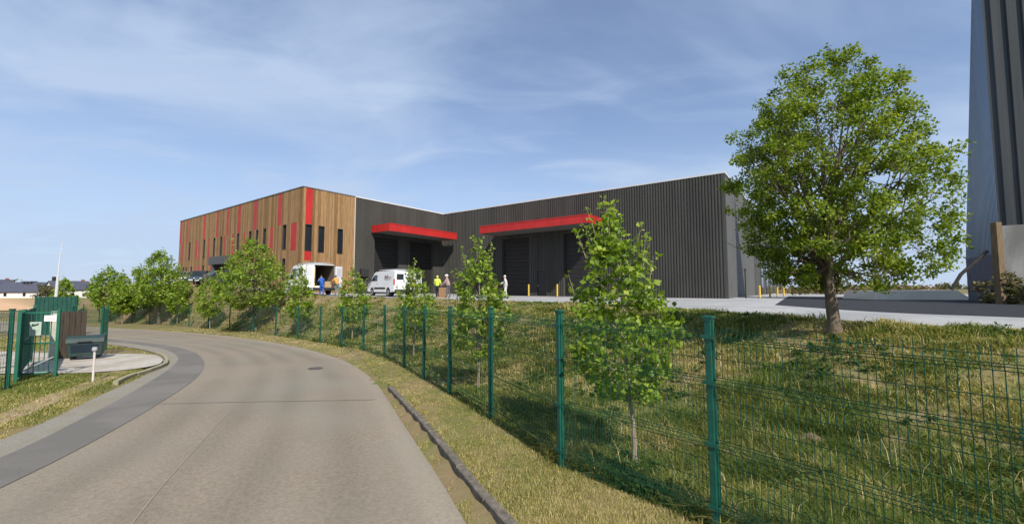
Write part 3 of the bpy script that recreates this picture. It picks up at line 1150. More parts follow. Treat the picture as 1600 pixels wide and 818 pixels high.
pm = MB()
pm.box(-0.028, 0.028, -0.042, 0.042, -0.25, FH + 0.08)
pm.box(-0.045, 0.045, -0.014, 0.014, -0.25, FH + 0.06)
POST_ME = pm.mesh('post', GREEN_PAINT)
cp_ = MB()
cp_.box(-0.05, 0.05, -0.05, 0.05, FH + 0.08, FH + 0.105)
cp_.box(-0.035, 0.035, -0.047, 0.047, FH + 0.055, FH + 0.08)
CAP_ME = cp_.mesh('post_cap', GREEN_PAINT)
cl = MB()
for z in (0.25, 0.85, 1.45, 1.9):
    cl.box(-0.06, 0.06, 0.043, 0.055, z - 0.02, z + 0.02)
CLIP_ME = cl.mesh('clip', GREEN_PAINT)


def mesh_fence(name, pts, label, near=9, mid=18, parts=True):
    root = empty(name, (pts[0][0], pts[0][1], 0))
    tag(root, label, 'fence')
    ox, oy = pts[0]
    zs = [gz(x, y) - 0.02 for x, y in pts]
    for k, (x, y) in enumerate(pts):
        a = pts[max(0, k - 1)]
        b = pts[min(len(pts) - 1, k + 1)]
        rz = math.atan2(b[1] - a[1], b[0] - a[0])
        p = link_mesh('post', POST_ME, root, (x - ox, y - oy, zs[k]), rz)
        p.rotation_euler = (random.gauss(0, 0.007), random.gauss(0, 0.007), rz + random.gauss(0, 0.03))
        link_mesh('post_cap', CAP_ME, p)
        if math.hypot(x, y) < 16:
            tag(link_mesh('clips', CLIP_ME, p), kind='stuff')
    for k in range(len(pts) - 1):
        (x0, y0), (x1, y1) = pts[k], pts[k + 1]
        L = math.hypot(x1 - x0, y1 - y0)
        d = math.hypot((x0 + x1) / 2, (y0 + y1) / 2)
        me = PANEL_NEAR if d < near else PANEL_MID if d < mid else PANEL_FAR
        o = link_mesh('mesh_panel', me, root)
        e = Vector(((x1 - x0) / L, (y1 - y0) / L, 0))
        slope = (zs[k + 1] - zs[k]) / 2.5
        M = Matrix(((e.x * L / 2.5, -e.y, 0, x0 - ox), (e.y * L / 2.5, e.x, 0, y0 - oy), (slope, 0, 1, zs[k]), (0, 0, 0, 1)))
        # shift to the panel's place between the posts; the slope shears the panel as it is hung on site
        o.matrix_local = M
        if abs(slope) > 1e-6:
            o.matrix_basis = M
        tag(o, kind='stuff')
    return root


mesh_fence('roadside_fence', [tuple(p) for p in FENCE], 'long green welded mesh fence along the right of the road')
mesh_fence('property_fence', [(-11.2, 6.6), (-12.2, 8.8), (-13.18, 11.04)], 'short green mesh fence at the left edge, nearest the gate',
           near=0, mid=30)
mesh_fence('enclosure_fence', [(-19.6, 20.3), (-17.35, 17.75), (-18.9, 18.0)], 'green mesh fence corner right behind the waste container',
           near=0, mid=30)

# ------------------------------------------------------------------ gate, screen, bin and other left-hand things
def local_frame(x, y, x1, y1):
    L = math.hypot(x1 - x, y1 - y)
    return L, math.atan2(y1 - y, x1 - x)


def gate(name, label, p0, p1, height, bars, parent_signs=False, low_solid=False):
    L, rz = local_frame(*p0, *p1)
    root = empty(name, (p0[0], p0[1], gz(*p0) + 0.05), rz)
    tag(root, label, 'gate')
    for x in (0, L):
        mb = MB()
        mb.box(x - 0.035, x + 0.035, -0.035, 0.035, -0.1, height + 0.05)
        mb.build('post', GREEN_SCREEN, root)
    for z in (0.08, height * 0.5, height - 0.06):
        mb = MB()
        mb.box(0.05, L - 0.05, -0.025, 0.025, z - 0.02, z + 0.02)
        mb.build('rail', GREEN_SCREEN, root)
    mb = MB()
    n = int((L - 0.1) / bars)
    for k in range(1, n):
        x = 0.05 + k * (L - 0.1) / n
        mb.box(x - 0.008, x + 0.008, -0.008, 0.008, 0.1, height - 0.08)
    tag(mb.build('bars', GREEN_SCREEN, root), kind='stuff')
    return root, L


g1, L1 = gate('sliding_gate', 'long green barred gate leaf seen almost edge-on at the left', (-14.05, 11.95), (-17.75, 15.55), 1.95, 0.05)
g2, L2 = gate('pedestrian_gate', 'narrow green gate carrying two small signs, left of the brown screen', (-14.62, 12.55), (-13.9, 12.85), 1.95, 0.10)
mb = MB()
mb.frame_box((0, 0, 0), (1, 0, 0), (0, 1, 0), (0, 0, 1), 0.06, L2 - 0.06, -0.02, 0.02, 0.08, 0.12)
mb.tube([(0.05, -0.03, 0.16), (L2 - 0.05, -0.03, 0.55)], 0.022, n=6)
mb.build('brace', mat('grey_brace', (0.30, 0.33, 0.31), rough=0.6), g2)
gate_loc = Vector(g2.location)
SIGN_WHITE = mat('sign_white', (0.74, 0.75, 0.74), rough=0.5)
SIGN_PALE = mat('sign_pale_green', (0.42, 0.50, 0.42), rough=0.5)
SIGN_INK = mat('sign_dark_ink', (0.03, 0.06, 0.05), rough=0.6)
SIGN_PINK = mat('sign_faint_red_ink', (0.6, 0.42, 0.42), rough=0.6)


def hang(o, ang, at_, dx_=0.0):
    o.rotation_euler = (0, 0, ang)
    o.location = at_
    return o


gr = g2.rotation_euler.z
ex = Vector((math.cos(gr), math.sin(gr), 0))
ey = Vector((-math.sin(gr), math.cos(gr), 0))
s1 = empty('notice_board', tuple(gate_loc + ex * 0.30 - ey * 0.07 + ZZ * 1.42), gr)
tag(s1, 'pale upright notice with a dark emblem on the narrow green gate', 'sign')
mb = MB(); mb.box(-0.13, 0.13, -0.01, 0.01, -0.2, 0.2); mb.build('board', SIGN_PALE, s1)
mb = MB()
mb.poly([(-0.09, -0.013, 0.05), (0.06, -0.013, 0.10), (0.08, -0.013, 0.16), (-0.02, -0.013, 0.13), (-0.08, -0.013, 0.15)])
mb.build('emblem', SIGN_INK, s1)
mb = MB()
for k in range(3):
    mb.box(-0.10, 0.10 - 0.03 * k, -0.013, -0.0105, -0.06 - 0.05 * k, -0.04 - 0.05 * k)
tag(mb.build('print', mat('sign_grey_ink', (0.3, 0.36, 0.3), rough=0.6), s1), kind='stuff')
s2 = empty('white_sign', tuple(gate_loc + ex * 0.62 - ey * 0.07 + ZZ * 1.72), gr)
tag(s2, 'small white landscape sign at the top of the narrow green gate', 'sign')
mb = MB(); mb.box(-0.14, 0.14, -0.01, 0.01, -0.09, 0.09); mb.build('board', SIGN_WHITE, s2)
mb = MB()
for k in range(2):
    mb.box(-0.11, 0.11, -0.013, -0.0105, 0.01 - 0.05 * k, 0.028 - 0.05 * k)
tag(mb.build('print', SIGN_PINK, s2), kind='stuff')

# brown board screen with a white end post
px0, py0, px1, py1 = -17.95, 16.35, -17.45, 17.2
L, rz = local_frame(px0, py0, px1, py1)
scr = empty('board_screen', (px0, py0, float(road_z(py0)) + 0.10), rz)
tag(scr, 'brown vertical board screen with a pale end post behind the bin', 'screen')
for k in range(5):
    mb = MB()
    mb.box(0.14 + k * (L - 0.14) / 5, 0.14 + (k + 1) * (L - 0.14) / 5 - 0.015, -0.03 - 0.004 * (k % 2), 0.03, 0.02, 1.85)
    mb.build('board', mat('brown_board', (0.045, 0.035, 0.024), (0.075, 0.055, 0.038), scale=5, rough=0.8, stretch=(2, 2, 0.3)), scr)
mb = MB(); mb.box(-0.03, 0.13, -0.09, 0.09, -0.1, 1.88)
mb.build('end_post', mat('whitewashed_post', (0.6, 0.57, 0.5), (0.42, 0.42, 0.3), scale=3, rough=0.9), scr)
mb = MB(); mb.box(0.13, L, 0.03, 0.08, 0.5, 0.6); mb.box(0.13, L, 0.03, 0.08, 1.4, 1.5)
mb.build('rail', FRAME_DARK, scr)

# four-wheeled waste container
bin_ = empty('waste_container', (-16.95, 16.75, float(road_z(16.75)) + 0.11), math.radians(38))
bin_.scale = (0.82, 0.82, 0.86)
tag(bin_, 'dark green four-wheeled waste container with domed lid beside the gate', 'bin')
BIN = mat('dark_green_plastic', (0.020, 0.040, 0.038), (0.028, 0.052, 0.048), scale=3, rough=0.5)
BIN2 = mat('blue_black_panel', (0.012, 0.022, 0.035), rough=0.4)
mb = MB()
prof = [(-0.56, 0.16), (0.56, 0.16), (0.62, 0.80), (-0.62, 0.80)]
i = 0
mb.v = [(x, -0.42 if z < 0.3 else -0.45, z) for x, z in prof] + [(x, 0.42 if z < 0.3 else 0.45, z) for x, z in prof]
mb.t = [0.5] * 8
mb.f = [(0, 1, 2, 3), (7, 6, 5, 4), (1, 0, 4, 5), (2, 1, 5, 6), (3, 2, 6, 7), (0, 3, 7, 4)]
mb.build('body', BIN, bin_, bevel=0.03)
mb = MB()
n = 10
for k in range(n):
    a0, a1 = math.pi * k / n, math.pi * (k + 1) / n
    y0_, z0_ = -0.48 * math.cos(a0), 0.78 + 0.30 * math.sin(a0)
    y1_, z1_ = -0.48 * math.cos(a1), 0.78 + 0.30 * math.sin(a1)
    mb.quad((-0.65, y0_, z0_), (0.65, y0_, z0_), (0.65, y1_, z1_), (-0.65, y1_, z1_))
for s in (-1, 1):
    mb.poly([(s * 0.65, -0.48 * math.cos(math.pi * k / n), 0.78 + 0.30 * math.sin(math.pi * k / n)) for k in range(n + 1)])
lid = mb.build('lid', BIN, bin_)
mb = MB(); mb.box(-0.25, 0.25, -0.53, -0.49, 0.8, 0.84); mb.build('handle', BLACK_PLASTIC, lid)
mb = MB(); mb.poly([(-0.46, -0.444, 0.34), (0.46, -0.444, 0.34), (0.48, -0.462, 0.68), (-0.48, -0.462, 0.68)])
mb.build('front_panel', BIN2, bin_)
for x in (-0.42, 0.42):
    for y in (-0.28, 0.28):
        mb = MB(); mb.tube([(x, y - 0.03, 0.08), (x, y + 0.03, 0.08)], 0.08, n=12)
        mb.build('wheel', RUBBER, bin_)

mp_ = empty('marker_post', (-11.96, 12.06, gz(-11.96, 12.06)))
tag(mp_, 'thin white marker post with grey cap on the left verge', 'post')
mb = MB(); mb.tube([(0, 0, -0.1), (0, 0, 0.86)], 0.028, n=8)
mb.build('shaft', mat('marker_white', (0.66, 0.6, 0.55), (0.55, 0.48, 0.42), scale=5, rough=0.7), mp_)
mb = MB(); mb.tube([(0, 0, 0.86), (0, 0, 0.9), (0, 0, 0.98)], [0.045, 0.065, 0.055], n=10)
mb.build('cap', mat('marker_cap', (0.36, 0.37, 0.38), rough=0.6), mp_)

pole = empty('slender_mast', (-38.3, 35.0, float(road_z(35))))
tag(pole, 'tall slender pale mast with a thin whip aerial rising behind the gate', 'mast')
mb = MB(); mb.tube([(0, 0, 0), (0.06, 0, 2.5), (0.1, 0, 4.55)], [0.13, 0.12, 0.09], n=8)
mb.build('shaft', mat('galvanised_pole', (0.55, 0.56, 0.54), rough=0.5), pole)
mb = MB(); mb.tube([(0.1, 0, 4.55), (0.16, 0, 6.0), (0.3, 0, 7.5)], [0.04, 0.035, 0.02], n=6)
mb.build('aerial', mat('pale_aerial', (0.62, 0.62, 0.62), rough=0.5), pole)
mb = MB(); mb.box(-0.28, -0.06, -0.1, 0.1, 4.15, 4.5)
mb.build('junction_box', BLACK_PLASTIC, pole)

# tall green privacy screen further off
ps = empty('privacy_screen', (-34.4, 30.2, float(road_z(30.2))), math.radians(4))
tag(ps, 'tall dark green slatted screen standing beyond the gate', 'screen')
for k in range(9):
    mb = MB(); mb.box(k * 0.3, k * 0.3 + 0.27, -0.03, 0.03, 0.0, 2.75)
    mb.build('slat', mat('dark_green_slat', (0.012, 0.06, 0.045), (0.02, 0.085, 0.06), scale=3, rough=0.6), ps)
for x in (-0.06, 2.72):
    mb = MB(); mb.box(x, x + 0.06, -0.05, 0.05, 0, 2.85); mb.build('post', GREEN_PAINT, ps)

# ------------------------------------------------------------------ far houses
def house(name, label, x, y, rz, L, W, eave, ridge, wall_m, ext=None):
    root = empty(name, (x, y, -1.6), rz)
    tag(root, label, 'house')
    mb = MB()
    mb.v = [(-L / 2, -W / 2, -0.5), (L / 2, -W / 2, -0.5), (L / 2, W / 2, -0.5), (-L / 2, W / 2, -0.5),
            (-L / 2, -W / 2, eave), (L / 2, -W / 2, eave), (L / 2, W / 2, eave), (-L / 2, W / 2, eave),
            (-L / 2, 0, ridge), (L / 2, 0, ridge)]
    mb.t = [0.5] * 10
    mb.f = [(0, 1, 5, 4), (2, 3, 7, 6), (1, 2, 6, 9, 5), (3, 0, 4, 8, 7)]
    mb.build('wall', wall_m, root)
    mb = MB()
    for s in (-1, 1):
        a = [(-L / 2 - 0.3, s * (W / 2 + 0.4), eave - 0.25), (L / 2 + 0.3, s * (W / 2 + 0.4), eave - 0.25), (L / 2 + 0.3, 0, ridge + 0.12),
             (-L / 2 - 0.3, 0, ridge + 0.12)]
        mb.poly(a)
        mb.poly([(p[0], p[1], p[2] + 0.2) for p in a][::-1])
    rf = mb.build('roof', SLATE, root)
    mb = MB(); mb.box(L * 0.32, L * 0.32 + 0.9, -0.4, 0.4, ridge - 0.8, ridge + 0.9)
    mb.build('chimney', mat('brick_chimney', (0.22, 0.1, 0.07), rough=0.9), rf)
    for k in range(3):
        x_ = -L * 0.3 + k * L * 0.3
        mb = MB(); mb.box(x_ - 0.5, x_ + 0.5, -W / 2 - 0.06, -W / 2 + 0.02, 0.9, 2.2)
        mb.build('window', GLASS, root)
    return root


house('white_gable_house', 'small white gabled house with a dark slate roof beyond the field', -176.5, 166, math.radians(62), 11, 8.5, 3.6, 6.7, HOUSE_WHITE)
lh = house('long_slate_house', 'long low house with a wide slate roof behind the tan field', -196, 172, math.radians(8), 22, 10, 2.6, 6.3, HOUSE_WHITE)
mb = MB(); mb.box(-4.5, -1.2, -1.5, 1.5, 6.5, 7.0); mb.box(-4.3, -3.8, -1.3, 1.3, 5.5, 6.5); mb.box(-3.1, -2.6, -1.3, 1.3, 5.5, 6.5)
mb.box(-1.9, -1.4, -1.3, 1.3, 5.5, 6.5)
mb.build('roof_lantern', SLATE, lh)
house('cream_gable_house', 'cream gabled house cut by the left edge of the picture', -214, 172, math.radians(70), 10, 9, 3.2, 7.4, HOUSE_CREAM)

# ------------------------------------------------------------------ trees
def leaf_cloud(centres, radii, n_each, size, out_from, r_, tint_c=None, jit=0.18, flat=0.45, droop=0.0):
    """Folded leaves (two triangles each) scattered round cluster centres."""
    C = np.repeat(centres, n_each, 0)
    Rr = np.repeat(radii, n_each)[:, None]
    n = len(C)
    d = r_.normal(size=(n, 3))
    d /= np.linalg.norm(d, axis=1)[:, None]
    P = C + d * Rr * (r_.random((n, 1)) ** 0.5) * np.array([1, 1, 0.8])
    outw = P - out_from
    outw /= np.linalg.norm(outw, axis=1)[:, None] + 1e-6
    nrm = r_.normal(size=(n, 3)) * 0.75 + outw * 0.35 + np.array([0, 0, flat])
    nrm /= np.linalg.norm(nrm, axis=1)[:, None]
    a = np.cross(nrm, r_.normal(size=(n, 3)))
    a /= np.linalg.norm(a, axis=1)[:, None]
    a[:, 2] -= droop
    b = np.cross(nrm, a)
    s = size * r_.uniform(0.65, 1.25, (n, 1))
    v0 = P
    v1 = P + a * s * 0.5 + b * s * 0.36 + nrm * s * 0.10
    v2 = P + a * s * 1.05
    v3 = P + a * s * 0.5 - b * s * 0.36 + nrm * s * 0.10
    v = np.stack([v0, v1, v2, v3], 1).reshape(-1, 3)
    i = np.arange(n)[:, None] * 4
    tri_ = np.concatenate([i + [0, 1, 2], i + [0, 2, 3]], 0)
    base = np.repeat(tint_c if tint_c is not None else np.full(len(centres), 0.5), n_each)
    t = np.clip(base + r_.normal(size=n) * jit, 0, 1)
    return v, tri_, np.repeat(t, 4)


def tree(name, label, loc, h, R, prof, trunk_r, n_cl, n_leaf, leaf, leaf_m, bark_m, seed, group=None, n_br=18, elev=(40, 68), lobes=0.22,
         cl_r=0.2, br0=None, fork=0, shoots=0, inner=0.35, offx=0.0):
    """Tapered trunk with limbs, twigs out to leaf clusters that fill the crown outline prof [(z/h, r/R)]."""
    r_ = np.random.default_rng(seed)
    root = empty(name, loc, r_.uniform(0, 6.28))
    if shoots:
        root.rotation_euler = (r_.normal() * 0.035, r_.normal() * 0.035, root.rotation_euler.z)
    tag(root, label, 'tree', group)
    pz = np.array([p[0] for p in prof]) * h
    pr = np.array([p[1] for p in prof]) * R
    crown = lambda z: np.interp(z, pz, pr, left=0, right=0)
    zb = pz[0]
    bark = MB()
    # trunk
    tz = np.linspace(0, h * (0.93 if not fork else 0.6), 12)
    wx = np.cumsum(r_.normal(size=12)) * 0.010 * h / 3
    wy = np.cumsum(r_.normal(size=12)) * 0.010 * h / 3
    wx[0] = wy[0] = 0
    trunk = np.stack([wx, wy, tz], 1)
    rad = trunk_r * (1 - tz / tz[-1] * 0.86) * np.where(tz < 0.02 * h, 1.35, 1.0)
    trunk[0, 2] -= 0.1
    bark.tube([tuple(p) for p in trunk], list(rad), n=9, cap=False)
    tr_at = lambda z: np.array([np.interp(z, tz, wx), np.interp(z, tz, wy), z])
    nodes, nrad = [], []
    b0 = br0 if br0 is not None else zb * 0.95
    for k in range(n_br):
        f = (k + 0.5) / n_br
        z0 = b0 + (tz[-1] * 0.95 - b0) * (f ** 1.15)
        az = k * 2.39996 + r_.uniform(-0.4, 0.4)
        el = math.radians(r_.uniform(*elev)) + (0.25 * f)
        p = tr_at(z0)
        dirv = np.array([math.cos(az) * math.cos(el), math.sin(az) * math.cos(el), math.sin(el)])
        pts = [p]
        step = h * 0.055
        for s in range(14):
            dirv = dirv + r_.normal(size=3) * 0.10 + np.array([0, 0, 0.035])
            dirv /= np.linalg.norm(dirv)
            q = pts[-1] + dirv * step
            rr = math.hypot(q[0], q[1])
            if q[2] > pz[-1] or rr > crown(max(q[2], zb + 0.05 * h)) * 0.86:
                break
            pts.append(q)
        if len(pts) < 2:
            pts.append(p + dirv * step * 0.7)
        r0 = np.interp(z0, tz, rad) * 0.55
        rr_ = np.linspace(r0, max(r0 * 0.25, 0.004), len(pts))
        bark.tube([tuple(q) for q in pts], list(rr_), n=5, cap=False)
        nodes += pts[1:]
        nrad += list(rr_[1:])
        for j in range(fork):
            if len(pts) > 3:
                m_ = r_.integers(1, len(pts) - 1)
                dv = pts[m_] - pts[m_ - 1]
                dv = dv / np.linalg.norm(dv) + r_.normal(size=3) * 0.65
                sp = [pts[m_]]
                for s in range(7):
                    dv = dv / np.linalg.norm(dv) + r_.normal(size=3) * 0.16 + np.array([0, 0, 0.05])
                    q = sp[-1] + dv / np.linalg.norm(dv) * step * 0.8
                    if math.hypot(q[0], q[1]) > crown(max(q[2], zb + 0.05 * h)) * 0.92 or q[2] > pz[-1]:
                        break
                    sp.append(q)
                if len(sp) > 1:
                    r2 = np.linspace(rr_[m_] * 0.6, 0.006, len(sp))
                    bark.tube([tuple(q) for q in sp], list(r2), n=4, cap=False)
                    nodes += sp[1:]
                    nrad += list(r2[1:])
    nodes = np.array(nodes)
    nrad = np.array(nrad)
    # cluster centres
    lob_d = r_.normal(size=(9, 3))
    lob_d /= np.linalg.norm(lob_d, axis=1)[:, None]
    cs = []
    zmid = 0.5 * (pz[0] + pz[-1])
    while len(cs) < n_cl:
        z = r_.uniform(pz[0], pz[-1])
        if r_.random() > (crown(z) / R) ** 1.3 + 0.06:
            continue
        az = r_.uniform(0, 2 * math.pi)
        rf = (inner + (1 - inner) * r_.random() ** 0.6)
        d = np.array([math.cos(az), math.sin(az), (z - zmid) / (0.5 * (pz[-1] - pz[0]))])
        d /= np.linalg.norm(d)
        lo = 1 + lobes * (np.max(lob_d @ d) * 2 - 1.55)
        rad_ = crown(z) * rf * lo
        cs.append((rad_ * math.cos(az), rad_ * math.sin(az), z))
    cs = np.array(cs)
    if shoots:
        ext = []
        for k in range(shoots):
            az = r_.uniform(0, 6.28)
            z0 = r_.uniform(0.55, 0.86) * h if k else 0.9 * h
            rr = crown(z0) * 0.8 if k else 0.0
            ln = r_.uniform(0.10, 0.19) * h
            for s in range(6):
                q = (math.cos(az) * (rr + 0.03 * s), math.sin(az) * (rr + 0.03 * s), z0 + ln * s / 5)
                ext.append(q)
            bark.tube([ext[-6], ext[-1]], [0.008, 0.003], n=4, cap=False)
        ext = np.array(ext)
    # twigs
    for c in cs:
        dd = nodes - c
        cost = np.linalg.norm(dd, axis=1) + np.maximum(0, dd[:, 2]) * 0.8
        j = int(np.argmin(cost))
        mid = (nodes[j] + c) / 2 + np.array([0, 0, -0.02 * h]) + r_.normal(size=3) * 0.01 * h
        r0 = min(nrad[j] * 0.7, 0.004 * h)
        bark.tube([tuple(nodes[j]), tuple(mid), tuple(c)], [r0, r0 * 0.7, r0 * 0.35], n=3, cap=False)
    tk = bark.build('trunk', bark_m, root, smooth=True)
    ctr_ = np.array([0, 0, zmid])
    tint_c = np.clip(0.46 + r_.normal(size=len(cs)) * 0.13, 0.05, 0.95)
    v, t, ti = leaf_cloud(cs, np.full(len(cs), cl_r) * r_.uniform(0.7, 1.3, len(cs)), n_leaf, leaf, ctr_, r_, tint_c)
    if shoots:
        v2, t2, ti2 = leaf_cloud(ext, np.full(len(ext), cl_r * 0.38), max(3, n_leaf // 5), leaf * 0.9, ctr_, r_, np.full(len(ext), 0.62))
        t2 = t2 + len(v)
        v = np.concatenate([v, v2]); t = np.concatenate([t, t2]); ti = np.concatenate([ti, ti2])
    link_mesh('crown', np_mesh('crown', v, t, ti, leaf_m), root)
    return root


YOUNG = [(0.24, 0.25), (0.29, 0.70), (0.38, 0.95), (0.5, 1.0), (0.63, 0.84), (0.75, 0.60), (0.87, 0.34), (0.96, 0.14), (1.0, 0.05)]
ROUND = [(0.26, 0.25), (0.32, 0.75), (0.44, 1.0), (0.58, 0.97), (0.74, 0.78), (0.88, 0.48), (0.97, 0.2), (1.0, 0.05)]
MAPLE = [(0.165, 0.5), (0.20, 0.78), (0.27, 0.93), (0.42, 1.0), (0.58, 0.98), (0.72, 0.86), (0.85, 0.64), (0.94, 0.40), (1.0, 0.14)]
GRP = 'young trees planted behind the fence'


def young(x, y, h, R, label, ncl, nl, leaf, seed, prof=YOUNG, cl=0.17, tr=0.035, shoots=5, bark=None, name='young_tree', nb=18):
    return tree(name, label, (x, y, gz(x, y) - 0.02), h, R, prof, tr, ncl, nl, leaf, LEAF_YOUNG, bark or BARK_YOUNG, seed, GRP,
                n_br=nb, cl_r=cl * 0.85, shoots=shoots, lobes=0.34 + 0.02 * (seed % 5))


young(1.64, 5.78, 3.62, 0.70, 'young leafy tree nearest the camera, beside the front fence posts', 225, 19, 0.088, 21, cl=0.16, tr=0.032, shoots=12)
young(-0.85, 10.6, 3.75, 0.72, 'young tree in front of the canopy with the white-suited figure', 190, 18, 0.095, 22, cl=0.17, shoots=9)
young(-3.95, 16.9, 3.85, 0.82, 'young tree overlapping the rear of the lettered white van', 170, 17, 0.115, 23, cl=0.20)
young(-9.0, 23.6, 4.15, 0.82, 'young tree standing between the two white vans', 150, 16, 0.135, 24, cl=0.22)
young(-14.15, 28.0, 4.6, 0.95, 'young tree in front of the open-backed white van', 150, 16, 0.15, 25, cl=0.24)
young(-20.0, 32.8, 7.1, 2.45, 'broad full tree hiding the lower corner of the timber facade', 400, 18, 0.18, 26, prof=ROUND, cl=0.42, tr=0.10,
      shoots=4, bark=BARK, name='broad_tree', nb=26)
young(-26.5, 36.8, 4.7, 1.2, 'small rounded tree below the parked dark cars', 140, 15, 0.18, 27, cl=0.30)
young(-33.4, 41.8, 4.9, 1.15, 'slim small tree just right of the tallest left-hand tree', 130, 12, 0.21, 28, cl=0.30)
young(-36.9, 43.8, 7.7, 2.35, 'tallest tree of the left-hand row, by the far end of the office', 360, 18, 0.21, 29, prof=ROUND, cl=0.45, tr=0.14,
      shoots=4, bark=BARK, name='broad_tree', nb=26)
young(-42.2, 46.8, 5.9, 1.9, 'dark stemmed tree left of the tallest one in the row', 240, 13, 0.25, 30, prof=ROUND, cl=0.42, tr=0.10, bark=BARK,
      name='broad_tree', shoots=3)
young(-42.6, 45.8, 4.3, 1.3, 'small pale stemmed tree in the gap of the left-hand row', 140, 12, 0.22, 31, cl=0.32)
young(-48.0, 49.6, 6.4, 2.1, 'round tree next to the white gabled house', 280, 14, 0.26, 32, prof=ROUND, cl=0.45, tr=0.11, bark=BARK,
      name='broad_tree', shoots=3)
young(-58.0, 54.2, 5.4, 1.35, 'small conical tree behind the slender mast', 150, 12, 0.26, 33, cl=0.38)

big = tree('maple_tree', 'large spreading maple on the grass beside the shade-toned drive', (7.62, 9.9, gz(7.62, 9.9) - 0.03), 6.75, 2.22, MAPLE, 0.145, 640, 92,
           0.072, LEAF_OLD, BARK, 44, n_br=26, elev=(28, 66), lobes=0.30, cl_r=0.23, br0=1.2, fork=4, shoots=0, inner=0.22)
big.rotation_euler.z += math.radians(90)

# bare reddish sapling between the far trees
r_ = np.random.default_rng(5)
mb = MB()
mb.tube([(0, 0, -0.1), (0.05, 0, 1.6), (0.0, 0.05, 3.1), (0.08, 0.0, 4.4)], [0.06, 0.05, 0.035, 0.01], n=6)
for k in range(34):
    z = r_.uniform(0.9, 4.0); az = r_.uniform(0, 6.28); ln = r_.uniform(0.3, 0.75)
    e = (math.cos(az) * ln, math.sin(az) * ln, z + ln * 1.1)
    mb.tube([(0, 0, z), (e[0] * 0.5, e[1] * 0.5, z + ln * 0.45), e], [0.018, 0.012, 0.005], n=3, cap=False)
sp = mb.build('bare_sapling', mat('reddish_bark', (0.16, 0.10, 0.07), (0.22, 0.14, 0.1), scale=8, rough=0.9))
sp.location = (-30.0, 39.8 + 0.9, gz(-30.0, 40.7))
tag(sp, 'bare brown sapling with thin upright twigs below the dark cars', 'tree')


def shrub_mass(name, label, pts, radii, n_each, leaf, m, seed, kind=None, cat='shrub', group=None):
    r_ = np.random.default_rng(seed)
    c = np.array(pts, float)
    v, t, ti = leaf_cloud(c, np.array(radii, float), n_each, leaf, c.mean(0) - np.array([0, 0, 1]), r_,
                          np.clip(0.5 + r_.normal(size=len(c)) * 0.2, 0, 1))
    o = link_mesh(name, np_mesh(name, v, t, ti, m))
    if kind:
        tag(o, label, None, None, kind)
    else:
        tag(o, label, cat, group)
    return o


# scrub at the foot of the tall shed, brown rough grass beyond the drive, far hedges
r_ = np.random.default_rng(8)
pts = [(27.0 + r_.uniform(0, 4.5), 22.6 + r_.uniform(-1.2, 2.0), 1.6 + r_.uniform(0, 1) ** 1.6 * 1.5) for k in range(110)]
shrub_mass('scrub', None, pts, [0.45] * 110, 60, 0.22, LEAF_DULL, 9, 'stuff')
ROUGH = tint_mat('dry_scrub_leaves', [(0.0, (0.13, 0.10, 0.055)), (0.6, (0.23, 0.17, 0.09)), (1.0, (0.3, 0.23, 0.13))], transl=0.15)
pts = [(x, 62 + r_.uniform(-3, 8), 1.6 + r_.uniform(0, 0.9)) for x in np.linspace(44, 62, 120)]
shrub_mass('rough_grass', None, pts, [0.9] * 120, 40, 0.4, ROUGH, 10, 'stuff')
for k, (x, y, h, w) in enumerate([(-213, 166, 7.5, 4.5), (-182, 168, 6.2, 5.0), (-175, 158, 4.6, 3.4), (-205, 160, 3.0, 4.5), (-160, 165, 6, 5)]):
    n = 40
    pts = [(x + r_.normal() * w * 0.5, y + r_.normal() * w * 0.4, -1.6 + h * r_.uniform(0.15, 1.0)) for q in range(n)]
    lab = ['brownish tree behind the cream house at the far left', 'brownish tree at the right end of the long slate roof',
           'olive bush in front of the white gabled house', 'low olive hedge in front of the long slate house',
           'dull tree right of the white gabled house'][k]
    shrub_mass('distant_tree', lab, pts, [1.0] * n, 30, 0.6, LEAF_DULL, 50 + k, cat='tree', group='far trees by the houses')
pts = [(x, 300 + 30 * math.sin(x * 0.02) + r_.uniform(-6, 6), -1.4 + abs(r_.normal()) * 3.0) for x in np.linspace(-620, 620, 620)]
shrub_mass('far_hedgerow', None, pts, [2.6] * 620, 22, 1.9, LEAF_DULL, 77, 'stuff')

